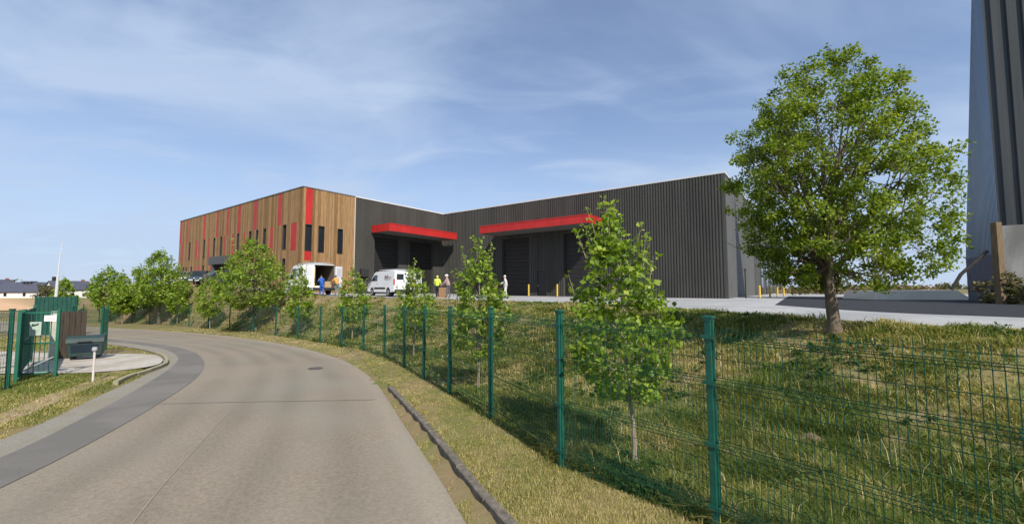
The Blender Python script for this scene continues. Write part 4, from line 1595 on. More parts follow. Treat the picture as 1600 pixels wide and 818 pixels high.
# ------------------------------------------------------------------ grass
def grass(name, n_tuft, region, per, hgt, seed, rmin, rmax, tint0, spread=0.06, segs=2, wide=0.006):
    """Tufts of bent blades; more of them close by, broader ones far off."""
    r_ = np.random.default_rng(seed)
    X, Y = [], []
    tot = 0
    while tot < n_tuft:
        rr = rmin * (rmax / rmin) ** r_.random(60000)
        th = r_.uniform(math.radians(-57), math.radians(57), 60000)
        x, y = rr * np.sin(th), rr * np.cos(th)
        k = region(x, y)
        X.append(x[k]); Y.append(y[k]); tot += k.sum()
    X = np.concatenate(X)[:n_tuft]; Y = np.concatenate(Y)[:n_tuft]
    dist = np.hypot(X, Y)
    lod = np.clip(dist / 7.0, 1.0, 6.0)
    patch = wob(X, Y, 0.9)
    h_t = hgt * (1 + 0.45 * patch + 0.45 * wob(X + 30, Y, 3.0)) * r_.uniform(0.6, 1.3, n_tuft)
    h_t = np.clip(h_t, hgt * 0.35, hgt * 2.0)
    tint = np.clip(tint0(X, Y) + r_.normal(size=n_tuft) * 0.16, 0, 1)
    n = n_tuft * per
    bx = np.repeat(X, per) + r_.normal(size=n) * spread * np.repeat(lod, per) ** 0.7
    by = np.repeat(Y, per) + r_.normal(size=n) * spread * np.repeat(lod, per) ** 0.7
    bz = ground_z(bx, by) - 0.01
    hh = np.repeat(h_t, per) * r_.uniform(0.5, 1.15, n)
    ww = wide * np.repeat(lod, per) * r_.uniform(0.7, 1.3, n)
    az = r_.uniform(0, 2 * math.pi, n)
    lean = hh * r_.uniform(0.2, 0.95 if segs == 1 else 1.9, n)
    ca, sa = np.cos(az), np.sin(az)
    fx, fy = -sa * ww, ca * ww
    base = np.stack([bx, by, bz], 1)
    tip = base + np.stack([ca * lean, sa * lean, hh * r_.uniform(0.6, 1.0, n)], 1)
    side = np.stack([fx, fy, np.zeros(n)], 1)
    tt = np.clip(np.repeat(tint, per) + r_.normal(size=n) * 0.10, 0, 1)
    if segs == 1:
        v = np.stack([base - side, base + side, tip], 1).reshape(-1, 3)
        t = np.arange(n * 3).reshape(-1, 3)
        return link_grass(name, v, t, np.repeat(tt, 3))
    mid = base + np.stack([ca * lean * 0.32, sa * lean * 0.32, hh * 0.62], 1)
    v = np.stack([base - side, base + side, mid + side * 0.7, mid - side * 0.7, tip], 1).reshape(-1, 3)
    i = np.arange(n)[:, None] * 5
    t = np.concatenate([i + [0, 1, 2], i + [0, 2, 3], i + [3, 2, 4]], 0)
    return link_grass(name, v, t, np.repeat(tt, 5))


def link_grass(name, v, t, ti):
    o = link_mesh(name, np_mesh(name, v, t, ti, BLADE))
    tag(o, kind='stuff')
    return o


def in_bank(x, y):
    bare = (wob(x + 21, y - 5, 1.9) > 0.52) & (np.sin(x * 71.3 + y * 37.7) > -0.8)
    return (poly_sd(LANDF, x, y) > 0.05) & (poly_sd(EDGE, x, y) < 0.05) & ~bare


def in_verge(x, y):
    return (poly_sd(FENCE, x, y) < 0.05) & (poly_sd(ROAD_R, x, y) > 0.03 + 0.13 * wob(x, y, 4.0)) & ~((np.abs(poly_sd(KERBLINE, x, y) - 0.01) < 0.05) & (y < 11.7))


def in_left(x, y):
    d = poly_sd(GUT_L, x, y)
    k = (d < -0.06 + 0.07 * wob(x, y, 4.0)) & (y < 60) & ~((d > -1.05 - 0.2 * wob(x, y, 2.0)) & (d < -0.5 + 0.15 * wob(x + 5, y, 2.5)) & (y < 13) & (np.sin(x * 91.7 + y * 53.3) > -0.55))
    ap = (np.hypot(x + 17.0, y - 15.9) < 3.2) | ((x > -17) & (x < -12.8) & (y > 13.35) & (y < 17.6))
    return k & ~ap & ~((x < -17) & (y > 13.0) & (y < 20))


bank_tint = lambda x, y: 0.34 - 0.32 * wob(x, y, 0.8) - 0.36 * wob(x + 9, y + 4, 2.6) + 0.14 * sstep(12, 34, np.hypot(x, y)) * (x < 6)
grass('bank_grass', 16500, in_bank, 15, 0.115, 3, 3.2, 55, bank_tint, spread=0.055, wide=0.0055)
grass('verge_grass', 21000, in_verge, 7, 0.048, 4, 3.6, 48, lambda x, y: 0.60 - 0.20 * wob(x, y, 1.6) + 0.12 * (poly_sd(KERBLINE, x, y) < 0), spread=0.035, segs=1, wide=0.004)
grass('left_verge_grass', 15000, in_left, 7, 0.06, 6, 9.0, 42, lambda x, y: 0.52 - 0.34 * wob(x + 3, y, 1.0), spread=0.05, segs=1, wide=0.005)

# rougher, taller clumps
grass('grass_clumps', 1900, lambda x, y: in_bank(x, y) & (wob(x - 13, y + 8, 2.0) > -0.1), 42, 0.20, 16, 3.2, 45,
      lambda x, y: 0.30 - 0.5 * wob(x + 2, y - 6, 1.4), spread=0.085, wide=0.005)
# dry stalks and broad-leaved weeds among the bank grass
grass('dry_stalks', 1100, in_bank, 3, 0.27, 14, 3.2, 40, lambda x, y: 0.86 + 0 * x, spread=0.03, wide=0.0028)
r_ = np.random.default_rng(15)
rr = 3.4 * (28 / 3.4) ** r_.random(5000)
th = r_.uniform(-0.2, 1.0, 5000)
wx_, wy_ = rr * np.sin(th), rr * np.cos(th)
k = in_bank(wx_, wy_) & (wob(wx_ + 40, wy_, 2.2) > 0.25)
wx_, wy_ = wx_[k][:420], wy_[k][:420]
wc_ = np.stack([wx_, wy_, ground_z(wx_, wy_) + 0.05], 1)
v_, t_, ti_ = leaf_cloud(wc_, r_.uniform(0.05, 0.14, len(wc_)), 26, 0.075, wc_.mean(0) - np.array([0, 0, 30.0]), r_,
                         np.clip(r_.normal(size=len(wc_)) * 0.12 + 0.12, 0, 1), flat=0.9)
WEED = tint_mat('weed_leaves', [(0.0, (0.035, 0.075, 0.014)), (1.0, (0.14, 0.19, 0.04))], transl=0.3)
tag(link_mesh('weeds', np_mesh('weeds', v_, t_, ti_, WEED)), kind='stuff')

# worn dirt along the left gutter
strip_sheet('dirt_path', inset(GUT_L[2:8], -1.0), inset(GUT_L[2:8], -0.5), 3, 0.010,
            mat('dry_dirt', (0.36, 0.26, 0.165), (0.27, 0.21, 0.115), scale=5, detail=8, rough=0.97, bump=0.5, bscale=20, spec=0.1), n=60, zf=ground_z)

# a lone stone lying in the bank grass
mb = MB()
r_ = np.random.default_rng(2)
for k in range(6):
    for j in range(9):
        a, b = math.pi * k / 5, 2 * math.pi * j / 9
        rr = 1 + 0.18 * r_.normal()
        mb.v.append((0.17 * math.sin(a) * math.cos(b) * rr, 0.11 * math.sin(a) * math.sin(b) * rr, 0.10 * math.cos(a)))
        mb.t.append(0.5)
for k in range(5):
    for j in range(9):
        mb.f.append((k * 9 + j, (k + 1) * 9 + j, (k + 1) * 9 + (j + 1) % 9, k * 9 + (j + 1) % 9))
st = mb.build('stone', mat('brown_stone', (0.10, 0.07, 0.045), (0.19, 0.135, 0.085), scale=12, rough=0.95, bump=0.6))
st.location = (4.2, 6.0, gz(4.2, 6.0) + 0.06)
tag(st, 'brown stone lying in the long grass of the bank', 'stone')

# ------------------------------------------------------------------ vehicles
def arch(cx, r, z0, n=8):
    return [(cx + r * math.cos(math.pi * k / n), z0 + r * math.sin(math.pi * k / n)) for k in range(n + 1)]


def extrude_profile(mb, prof, wfun, open_edges=()):
    """Side profile (x, z) swept across the vehicle; half width from wfun(x, z); open_edges are left without a face."""
    n = len(prof)
    i = len(mb.v)
    for s in (-1, 1):
        for x, z in prof:
            mb.v.append((x, s * wfun(x, z), z))
            mb.t.append(0.5)
    mb.f.append(tuple(i + k for k in range(n)))
    mb.f.append(tuple(i + n + k for k in reversed(range(n))))
    for k in range(n):
        if k in open_edges:
            continue
        k2 = (k + 1) % n
        mb.f.append((i + k2, i + k, i + n + k, i + n + k2))


def wheel(parent, x, y, r, w=0.2):
    s = 1 if y > 0 else -1
    mb = MB()
    mb.tube([(x, y - s * w, r), (x, y, r)], r, n=20)
    t = mb.build('wheel', RUBBER, parent)
    mb = MB()
    mb.tube([(x, y, r), (x, y + s * 0.012, r)], r * 0.62, n=14)
    mb.build('rim', STEEL, t)
    mb = MB()
    mb.tube([(x, y + s * 0.012, r), (x, y + s * 0.03, r)], r * 0.2, n=10)
    mb.build('hub', BLACK_PLASTIC, t)


def side_pane(mb, pts, wfun, s, lift=0.008):
    q = [(x, s * (wfun(x, z) + lift), z) for x, z in pts]
    mb.poly(q if s < 0 else q[::-1])


def van(name, label, x, y, heading, H, open_rear):
    root = empty(name, (x, y, float(plat_z(x)) + 0.012), heading)
    tag(root, label, 'van', 'white vans in the yard')
    L2_ = 2.55
    wf = lambda x_, z: 0.985 - 0.055 * max(0, z - 0.4)
    ra, fa, wr = -1.45, 1.62, 0.40
    prof = [(-L2_, 0.42)] + [p for p in arch(ra, wr, 0.36)][::-1] + [p for p in arch(fa, wr, 0.36)][::-1] + \
           [(2.50, 0.40), (2.56, 0.72), (2.46, 1.02), (2.05, 1.22), (1.98, 1.30), (1.32, H - 0.14), (1.12, H - 0.04), (0.8, H),
            (-2.3, H), (-2.47, H - 0.06), (-2.5, 1.0)]
    n = len(prof)
    mb = MB()
    rear_edges = (n - 1, n - 2) if open_rear else ()
    extrude_profile(mb, prof, wf, rear_edges)
    mb.build('body', WHITE_PAINT, root, bevel=0.03)
    # glass
    for s in (-1, 1):
        mb = MB()
        side_pane(mb, [(0.62, 1.28), (1.80, 1.30), (1.32, H - 0.30), (0.62, H - 0.27)], wf, s)
        mb.build('side_window', GLASS_CAR, root)
    mb = MB()
    a, b = (1.985, 1.34), (1.36, H - 0.2)
    off_ = 0.012
    mb.poly([(a[0] + off_, -0.86, a[1]), (a[0] + off_, 0.86, a[1]), (b[0] + off_, 0.80, b[1]), (b[0] + off_, -0.80, b[1])])
    mb.build('windscreen', GLASS_CAR, root)
    for s in (-1, 1):
        mb = MB()
        side_pane(mb, [(-0.98, 0.60), (1.15, 0.60), (1.15, 0.76), (-0.98, 0.76)], wf, s, 0.012)
        mb.build('side_moulding', BLACK_PLASTIC, root)
        mb = MB()
        mb.box(-2.53, -2.40, s * 0.90 - 0.06, s * 0.90 + 0.06, 0.95, 1.42)
        mb.build('tail_lamp', TAIL, root, bevel=0.015)
        mb = MB()
        mb.box(2.38, 2.53, s * 0.74 - 0.15, s * 0.74 + 0.15, 0.80, 1.02)
        mb.build('headlamp', HEADL, root, bevel=0.02)
        mb = MB()
        mb.box(1.62, 1.78, s * 1.08 - 0.09, s * 1.08 + 0.09, 1.30, 1.58)
        mb.build('mirror', BLACK_PLASTIC, root, bevel=0.02)
        mb = MB()
        side_pane(mb, [(0.52, 1.02), (0.68, 1.02), (0.68, 1.09), (0.52, 1.09)], wf, s, 0.02)
        mb.build('door_handle', BLACK_PLASTIC, root)
        wheel(root, ra, s * 0.97, 0.34)
        wheel(root, fa, s * 0.97, 0.34)
    mb = MB(); mb.box(-2.66, -2.47, -0.93, 0.93, 0.36, 0.58); mb.build('rear_bumper', BLACK_PLASTIC, root, bevel=0.03)
    mb = MB(); mb.box(2.46, 2.64, -0.95, 0.95, 0.30, 0.62); mb.build('front_bumper', BLACK_PLASTIC, root, bevel=0.04)
    mb = MB(); mb.box(2.50, 2.58, -0.45, 0.45, 0.76, 0.96); mb.build('grille', BLACK_PLASTIC, root)
    # roof rack
    mb = MB()
    for s in (-0.72, 0.72):
        mb.tube([(-2.2, s, H + 0.13), (0.7, s, H + 0.13)], 0.025, n=6)
    for xx in (-2.1, -1.4, -0.7, 0.0, 0.6):
        mb.tube([(xx, -0.72, H + 0.13), (xx, 0.72, H + 0.13)], 0.02, n=6)
        for s in (-0.72, 0.72):
            mb.tube([(xx, s, H - 0.02), (xx, s, H + 0.13)], 0.02, n=6)
    tag(mb.build('roof_rack', ALU, root), kind='stuff')

    def rear_door(sy, ang, window):
        """Half door hinged at the body side, opened by ang."""
        wd, hh = 0.86, H - 0.12 - 0.60
        d = MB()
        d.box(-0.03, 0.03, 0, wd, 0, hh)
        o_ = d.build('rear_door', WHITE_PAINT, root, bevel=0.015)
        o_.location = (-2.53, sy * 0.90, 0.60)
        o_.rotation_euler = (0, 0, ang)
        if window:
            g_ = MB(); g_.box(-0.036, 0.036, 0.14, wd - 0.12, hh * 0.56, hh * 0.90); g_.build('pane', GLASS_CAR, o_)
        else:
            g_ = MB(); g_.box(-0.036, 0.036, 0.14, wd - 0.12, hh * 0.52, hh * 0.90); g_.build('panel', mat('door_card', (0.55, 0.56, 0.58), rough=0.6), o_)
        h_ = MB(); h_.box(-0.06, 0.06, wd - 0.12, wd - 0.04, hh * 0.42, hh * 0.5); h_.build('handle', BLACK_PLASTIC, o_)
        return o_

    if open_rear:
        mb = MB()
        mb.box(-2.47, 0.5, -0.86, 0.86, 0.56, 0.60)
        mb.build('cargo_floor', mat('load_floor', (0.10, 0.085, 0.07), rough=0.9), root)
        mb = MB()
        mb.box(0.46, 0.5, -0.86, 0.86, 0.60, H - 0.1)
        mb.build('bulkhead', mat('grey_bulkhead', (0.10, 0.085, 0.08), rough=0.9), root)
        mb = MB()
        for s in (-1, 1):
            mb.quad((-2.46, s * 0.85, 0.6), (0.46, s * 0.85, 0.6), (0.46, s * 0.80, H - 0.1), (-2.46, s * 0.80, H - 0.1))
        mb.build('side_lining', mat('ply_lining', (0.17, 0.13, 0.10), (0.13, 0.10, 0.08), scale=3, rough=0.9), root)
        rear_door(-1, math.radians(180 + 25), False)
        rear_door(1, math.radians(-28), False)
        mb = MB(); mb.box(-2.53, -2.47, 0.84, 0.93, 0.6, H - 0.2); mb.build('door_pillar', mat('yellow_strip', (0.62, 0.52, 0.16), rough=0.5), root)
    else:
        rear_door(1, math.radians(180), True)
        rear_door(-1, math.radians(96), True)
    return root, wf


HEAD1 = math.atan2(0.74, -0.67)
v1, wf = van('lettered_van', 'white van with brown lettering and roof rack by the left canopy', -10.35, 35.6, HEAD1, 2.08, False)
# the brown and grey lettering on its side, too blurred to read: a slanted block and smaller strokes with a line below
INK = mat('brown_lettering', (0.16, 0.055, 0.035), rough=0.5)
INK2 = mat('grey_lettering', (0.30, 0.27, 0.26), rough=0.5)
mb = MB()
s = 1
x = -0.75
for k, (w_, h_) in enumerate([(0.20, 0.30), (0.16, 0.26), (0.18, 0.30)]):
    xx = -0.72 - k * 0.23
    mb.poly([(xx, s * (wf(xx, 1.5) + 0.008), 1.44), (xx - w_ * 0.9, s * (wf(xx, 1.5) + 0.008), 1.44), (xx - w_ - 0.05, s * (wf(xx, 1.7) + 0.008), 1.44 + h_),
             (xx - 0.07, s * (wf(xx, 1.7) + 0.008), 1.44 + h_)])
tag(mb.build('lettering', INK, v1), kind='stuff')
mb = MB()
for k in range(4):
    xx = -1.42 - k * 0.13
    mb.poly([(xx, s * (wf(xx, 1.5) + 0.008), 1.46), (xx - 0.09, s * (wf(xx, 1.5) + 0.008), 1.46), (xx - 0.11, s * (wf(xx, 1.6) + 0.008), 1.62),
             (xx - 0.03, s * (wf(xx, 1.6) + 0.008), 1.62)])
mb.poly([(-0.72, wf(0, 1.4) + 0.008, 1.36), (-1.9, wf(0, 1.4) + 0.008, 1.36), (-1.9, wf(0, 1.4) + 0.008, 1.395), (-0.72, wf(0, 1.4) + 0.008, 1.395)])
tag(mb.build('lettering', INK2, v1), kind='stuff')
HEAD0 = math.atan2(0.616, -0.788)
v0, wf0 = van('open_van', 'white high-roofed van with its rear doors swung open', -17.35, 35.75, HEAD0, 2.5, True)
cb = MB()
cb.box(-0.35, 0.35, -0.3, 0.3, 0.0, 0.5)
hx, hy = math.cos(HEAD0), math.sin(HEAD0)
bxo = cb.build('cardboard_box', mat('cardboard', (0.46, 0.32, 0.19), (0.40, 0.27, 0.15), scale=3, rough=0.9), bevel=0.01)
bxo.location = (-17.35 - hx * 2.0 - hy * -0.35, 35.75 - hy * 2.0 + hx * -0.35, float(plat_z(-17.35)) + 0.012 + 0.602)
bxo.rotation_euler = (0, 0, HEAD0 + 0.1)
tag(bxo, 'tan cardboard box on the load floor of the open van', 'box')


def car(name, label, x, y, heading, paint, H=1.5):
    root = empty(name, (x, y, float(plat_z(x)) + 0.012), heading)
    tag(root, label, 'car', 'dark cars parked before the timber facade')
    wf = lambda x_, z: 0.90 - 0.10 * max(0, z - 0.75)
    wc = lambda x_, z: 0.84 - 0.30 * max(0, z - 0.95)
    prof = [(-2.1, 0.38)] + arch(-1.3, 0.36, 0.32)[::-1] + arch(1.3, 0.36, 0.32)[::-1] + [(2.05, 0.35), (2.12, 0.62), (2.0, 0.80), (1.1, 0.97), (-1.9, 1.0),
            (-2.12, 0.85)]
    mb = MB(); extrude_profile(mb, prof, wf); mb.build('body', paint, root, bevel=0.04)
    cab = [(-1.98, 0.97), (1.15, 0.96), (0.42, H - 0.05), (0.1, H), (-1.3, H - 0.02), (-1.62, H - 0.12)]
    mb = MB(); extrude_profile(mb, cab, wc); mb.build('cabin', paint, root, bevel=0.04)
    for s in (-1, 1):
        for pts in ([(-0.30, 1.02), (0.92, 1.02), (0.36, H - 0.10), (-0.30, H - 0.07)], [(-1.62, 1.03), (-0.38, 1.02), (-0.38, H - 0.07), (-1.35, H - 0.11)]):
            mb = MB(); side_pane(mb, pts, wc, s, 0.012); mb.build('side_window', GLASS_CAR, root)
        mb = MB(); mb.box(1.9, 2.09, s * 0.66 - 0.16, s * 0.66 + 0.16, 0.60, 0.76); mb.build('headlamp', HEADL, root, bevel=0.02)
        mb = MB(); mb.box(-2.14, -2.0, s * 0.70 - 0.12, s * 0.70 + 0.12, 0.68, 0.9); mb.build('tail_lamp', TAIL, root, bevel=0.02)
        wheel(root, -1.3, s * 0.88, 0.31, 0.18)
        wheel(root, 1.3, s * 0.88, 0.31, 0.18)
    mb = MB(); mb.poly([(1.14 + 0.0, -0.72, 1.0), (1.14, 0.72, 1.0), (0.46, 0.62, H - 0.06), (0.46, -0.62, H - 0.06)]); mb.build('windscreen', GLASS_CAR, root)
    mb = MB(); mb.poly([(-1.99, 0.70, 1.0), (-1.99, -0.70, 1.0), (-1.66, -0.60, H - 0.14), (-1.66, 0.60, H - 0.14)]); mb.build('rear_window', GLASS_CAR, root)
    mb = MB(); mb.box(2.06, 2.15, -0.35, 0.35, 0.42, 0.54); mb.build('number_plate', SIGN_WHITE, root)
    return root


NAVY = mat('navy_paint', (0.018, 0.03, 0.06), (0.022, 0.036, 0.07), scale=2, rough=0.25, coat=0.6)
PETROL = mat('petrol_paint', (0.035, 0.055, 0.065), (0.04, 0.062, 0.072), scale=2, rough=0.25, coat=0.6)
GREYP = mat('grey_paint', (0.2, 0.21, 0.22), (0.22, 0.23, 0.24), scale=2, rough=0.3, coat=0.5)
ch = math.atan2(-0.806, -0.592)
car('parked_car', 'petrol-grey parked car left of the office entrance', -36.8, 49.2, ch + 0.9, PETROL, 1.62)
car('parked_car', 'navy car in front of the office entrance porch', -33.2, 47.0, ch + 0.15, NAVY, 1.6)
car('parked_car', 'pale grey parked car at the far left of the car row', -41.0, 51.8, ch + 0.9, GREYP, 1.6)

# ------------------------------------------------------------------ bollards and posts in the yard
def bollard(x, y, label, grp, h=1.15):
    root = empty('bollard', (x, y, float(plat_z(x)) + 0.0))
    tag(root, label, 'bollard', grp)
    mb = MB(); mb.tube([(0, 0, -0.05), (0, 0, h - 0.05), (0, 0, h)], [0.085, 0.085, 0.05], n=12); mb.build('shaft', YELLOW, root)
    mb = MB(); mb.tube([(0, 0, 0.0), (0, 0, 0.035)], 0.15, n=12); mb.build('base_plate', CLAD_DARK, root)


for s_, lab in ((19.45, 'yellow bollard left of the small dark door under the right canopy'), (15.85, 'yellow bollard right of the small dark door under the right canopy')):
    p = C1 + UU * s_ + NU * 1.0
    bollard(p.x, p.y, lab, 'yellow bollards at the small door', 1.3)
for k, (px_, d_) in enumerate(((1186, 36.5), (1202, 39.5), (1213.5, 42.5), (1223.5, 45.5))):
    lab = ['nearest of the four yellow bollards by the gable end', 'second of the four yellow bollards by the gable end, from the left',
           'third of the four yellow bollards by the gable end, from the left', 'farthest of the four yellow bollards by the gable end'][k]
    bollard((px_ - 800) / 650 * d_, d_, lab, 'yellow bollards at the gable end', 1.12)
bp = empty('black_post', (19.9, 35.5, 1.6))
tag(bp, 'thin black post at the corner of the warehouse gable', 'post')
mb = MB(); mb.tube([(0, 0, -0.05), (0, 0, 2.4)], 0.05, n=8); mb.build('shaft', BLACK_PLASTIC, bp)
mb = MB(); mb.box(-0.09, 0.09, -0.06, 0.06, 2.4, 2.55); mb.build('head', BLACK_PLASTIC, bp)


def crate_stack(x, y, label, n):
    for k in range(n):
        root = empty('timber_crate', (x + 0.03 * k, y, float(plat_z(x)) + 0.012 + 0.42 * k), 0.2 + 0.15 * k)
        tag(root, label[k], 'crate', 'timber crates in the yard')
        CR = mat('crate_timber', (0.36, 0.22, 0.11), (0.28, 0.16, 0.08), scale=5, rough=0.85)
        for sgn in (-1, 1):
            mb = MB()
            for j in range(3):
                mb.box(-0.36, 0.36, sgn * 0.26 - 0.012, sgn * 0.26 + 0.012, 0.02 + j * 0.135, 0.12 + j * 0.135)
            tag(mb.build('long_side', CR, root), kind='stuff')
            mb = MB()
            for j in range(3):
                mb.box(sgn * 0.36 - 0.012, sgn * 0.36 + 0.012, -0.246, 0.246, 0.02 + j * 0.135, 0.12 + j * 0.135)
            tag(mb.build('short_side', CR, root), kind='stuff')
        mb = MB(); mb.box(-0.345, 0.345, -0.245, 0.245, 0.0, 0.03); mb.build('bottom', CR, root)
        mb = MB(); mb.box(-0.33, 0.33, -0.23, 0.23, 0.031, 0.37); mb.build('contents', mat('crate_fill', (0.2, 0.12, 0.07), rough=0.9), root)


crate_stack(-5.6, 33.6, ['brown crate on the ground between the two standing workers', 'brown crate on top of another between the two standing workers'], 2)
crate_stack(-1.75, 36.3, ['reddish crate on the ground left of the white-suited person', 'reddish crate stacked second, left of the white-suited person',
                          'reddish crate on top of its stack, left of the white-suited person'], 3)

# ------------------------------------------------------------------ people
SKIN = mat('skin', (0.50, 0.30, 0.21), rough=0.55)


def skin_obj(name, verts, edges, radii, m, parent=None, root=0):
    me = bpy.data.meshes.new(name)
    me.from_pydata(verts, edges, [])
    me.materials.append(m)
    o = bpy.data.objects.new(name, me)
    COL.objects.link(o)
    o.parent = parent
    o.modifiers.new('skin', 'SKIN')
    for k, sv in enumerate(me.skin_vertices[0].data):
        r = radii[k]
        sv.radius = r if hasattr(r, '__len__') else (r, r)
        sv.use_root = (k == root)
    o.modifiers['skin'].use_smooth_shade = True
    ss = o.modifiers.new('subdiv', 'SUBSURF')
    ss.levels = 1
    ss.render_levels = 2
    return o


def person(label, x, y, rz, H, top_m, leg_m, bend=0.0, arms=((0.25, 0.15), (0.25, 0.15)), head=None, head_m=None, hood=False, stride=0.1):
    """Standing figure facing +x; arms give (forward reach, lift) of each hand; bend tips the trunk forward."""
    k = H / 1.75
    hip, sh, nk = 0.92 * k, 1.42 * k, 1.50 * k
    tb = lambda z: math.sin(bend) * max(0, z - hip)
    tz = lambda z: hip + (z - hip) * math.cos(bend) if z > hip else z
    V_ = []; E_ = []; R_ = []

    def add(p, r, frm=None):
        V_.append(p); R_.append(r)
        if frm is not None:
            E_.append((frm, len(V_) - 1))
        return len(V_) - 1
    pel = add((0, 0, hip), (0.08 * k, 0.11 * k))
    wst = add((tb(1.12 * k), 0, tz(1.12 * k)), (0.07 * k, 0.10 * k), pel)
    che = add((tb(1.32 * k), 0, tz(1.32 * k)), (0.08 * k, 0.115 * k), wst)
    nec = add((tb(nk), 0, tz(nk)), 0.055 * k, che)
    hd = tb(1.62 * k) + 0.02
    h1 = add((hd, 0, tz(1.58 * k)), (0.085 * k, 0.07 * k), nec)
    h2 = add((hd, 0, tz(1.66 * k)), (0.10 * k, 0.078 * k), h1)
    h3 = add((hd, 0, tz(1.74 * k)), (0.055 * k, 0.05 * k), h2)
    ns = add((hd + 0.115 * k, 0, tz(1.615 * k)), 0.014, h1)
    legs = []
    for s in (-1, 1):
        a = add((0.0, s * 0.09 * k, 0.86 * k), 0.085 * k, pel)
        kn = add((0.03 + s * stride * 0.5, s * 0.10 * k, 0.49 * k), 0.06 * k, a)
        an = add((-0.02 + s * stride, s * 0.10 * k, 0.09 * k), 0.042 * k, kn)
        to = add((0.15 + s * stride, s * 0.12 * k, 0.035 * k), 0.035 * k, an)
        legs.append((a, kn, an, to))
    armv = []
    for s, (fw, lift) in zip((-1, 1), arms):
        shx, shz = tb(sh), tz(sh) - 0.02
        a = add((shx, s * 0.185 * k, shz), 0.045 * k, che)
        hand = (shx + fw, s * (0.22 - 0.10 * (fw > 0.3)) * k, shz - 0.60 * k + lift)
        el_ = ((shx + hand[0]) / 2 - 0.10, s * 0.26 * k, (shz + hand[2]) / 2 - 0.04)
        e = add(el_, 0.042 * k, a)
        w = add(hand, 0.030 * k, e)
        pm_ = add((hand[0] + 0.05, hand[1], hand[2] - 0.03), 0.034 * k, w)
        for j, dl in enumerate((0.075, 0.09, 0.085, 0.065)):
            f1 = add((hand[0] + 0.085 + 0.01, hand[1] + (j - 1.5) * 0.021, hand[2] - 0.055), 0.0095, pm_)
            add((hand[0] + 0.085 + dl * 0.6, hand[1] + (j - 1.5) * 0.022, hand[2] - 0.055 - dl * 0.7), 0.008, f1)
        add((hand[0] + 0.09, hand[1] - s * 0.055, hand[2] - 0.03), 0.010, pm_)
        armv.append((a, e, w))
    body = skin_obj('person', V_, E_, R_, SKIN)
    body.location = (x, y, float(plat_z(x)) + 0.012)
    body.rotation_euler = (0, 0, rz)
    tag(body, label, 'person')

    def sub(name, idx, edges, radii, m, root=0):
        mp2 = {q: n_ for n_, q in enumerate(idx)}
        return skin_obj(name, [V_[q] for q in idx], [(mp2[a], mp2[b]) for a, b in edges], radii, m, body, root)
    tidx = [wst, pel, che, nec] + [q for t in armv for q in t]
    ted = [(wst, pel), (wst, che), (che, nec)] + [(che, armv[j][0]) for j in (0, 1)] + [(armv[j][q], armv[j][q + 1]) for j in (0, 1) for q in (0, 1)]
    trad = [(0.13 * k, 0.165 * k), (0.135 * k, 0.172 * k), (0.15 * k, 0.19 * k), 0.07 * k] + [0.085 * k, 0.062 * k, 0.048 * k] * 2
    sub('jacket', tidx, ted, trad, top_m)
    lidx = [pel] + [q for t in legs for q in t[:3]]
    led = [(pel, t[0]) for t in legs] + [(t[q], t[q + 1]) for t in legs for q in (0, 1)]
    sub('trousers', lidx, led, [(0.12 * k, 0.158 * k)] + [0.098 * k, 0.074 * k, 0.06 * k] * 2, leg_m)
    for t in legs:
        sub('boot', [t[2], t[3]], [(t[2], t[3])], [0.055 * k, 0.045 * k], BLACK_PLASTIC)
    if head == 'helmet':
        mb = MB()
        c0 = (hd, 0, tz(1.66 * k))
        for j in range(6):
            a0 = (math.pi / 2) * j / 5
            for q in range(14):
                th = 2 * math.pi * q / 14
                ex_ = 1.2 if j == 0 else 1.0
                mb.v.append((c0[0] + 0.128 * k * ex_ * math.cos(a0) * math.cos(th), 0.108 * k * ex_ * math.cos(a0) * math.sin(th), c0[2] + 0.02 + 0.125 * k * math.sin(a0)))
                mb.t.append(0.5)
        for j in range(5):
            for q in range(14):
                mb.f.append((j * 14 + q, j * 14 + (q + 1) % 14, (j + 1) * 14 + (q + 1) % 14, (j + 1) * 14 + q))
        mb.build('helmet', head_m, body, smooth=True)
    else:
        nm = 'hood' if hood else 'hair'
        pts = [(hd - 0.03, 0, tz(1.57 * k)), (hd - 0.025, 0, tz(1.67 * k)), (hd - 0.01, 0, tz(1.755 * k))]
        skin_obj(nm, pts, [(0, 1), (1, 2)], [(0.085 * k, 0.092 * k), (0.105 * k, 0.098 * k), (0.06 * k, 0.06 * k)], head_m, body)
    return body


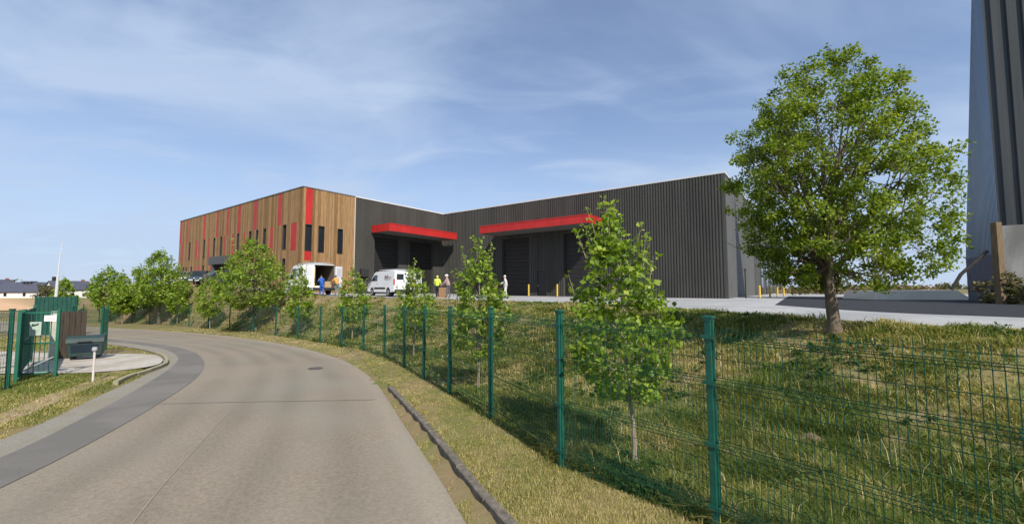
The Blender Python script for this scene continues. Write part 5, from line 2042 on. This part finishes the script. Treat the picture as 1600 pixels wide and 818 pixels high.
HIVIS = mat('hi_vis_yellow', (0.62, 0.72, 0.10), (0.55, 0.66, 0.08), scale=6, rough=0.7)
DARKCLOTH = mat('dark_cloth', (0.018, 0.017, 0.02), (0.03, 0.028, 0.03), scale=8, rough=0.9)
PINKCLOTH = mat('dusty_pink_cloth', (0.42, 0.30, 0.27), (0.36, 0.25, 0.23), scale=8, rough=0.9)
GREYCLOTH = mat('grey_cloth', (0.10, 0.09, 0.09), (0.13, 0.12, 0.12), scale=8, rough=0.9)
WHITECLOTH = mat('white_coverall', (0.64, 0.63, 0.58), (0.56, 0.55, 0.50), scale=6, rough=0.9)
ORANGE = mat('amber_cloth', (0.55, 0.30, 0.07), (0.48, 0.26, 0.06), scale=6, rough=0.9)
BLUE = mat('work_blue', (0.02, 0.09, 0.36), (0.025, 0.11, 0.42), scale=6, rough=0.8)
BLUEGREY = mat('green_grey_cloth', (0.13, 0.17, 0.16), rough=0.9)
HAIRD = mat('dark_hair', (0.03, 0.022, 0.016), rough=0.7)
HELM = mat('white_helmet', (0.75, 0.75, 0.74), rough=0.35)
person('person in hi-vis yellow jacket and hood, black trousers', -5.98, 33.4, math.radians(80), 1.78, HIVIS, DARKCLOTH, head_m=HIVIS, hood=True)
person('person in white helmet and pink-grey top holding a crate', -5.12, 33.5, math.radians(170), 1.86, PINKCLOTH, GREYCLOTH, bend=0.18,
       arms=((0.42, 0.22), (0.42, 0.22)), head='helmet', head_m=HELM)
person('person in white hooded coverall beside the stacked crates', -0.55, 36.0, math.radians(185), 2.0, WHITECLOTH, WHITECLOTH, bend=0.08,
       arms=((0.35, 0.35), (0.05, 0.1)), head_m=WHITECLOTH, hood=True)
person('person in amber jacket leaning towards the open van', -14.15, 33.75, math.radians(150), 1.72, ORANGE, BLUEGREY, bend=0.35,
       arms=((0.45, 0.3), (0.45, 0.3)), head_m=HAIRD)
person('person in blue workwear at the open van rear', -15.45, 33.85, math.radians(140), 1.70, BLUE, BLUE, bend=0.2,
       arms=((0.3, 0.2), (0.3, 0.2)), head_m=HAIRD)
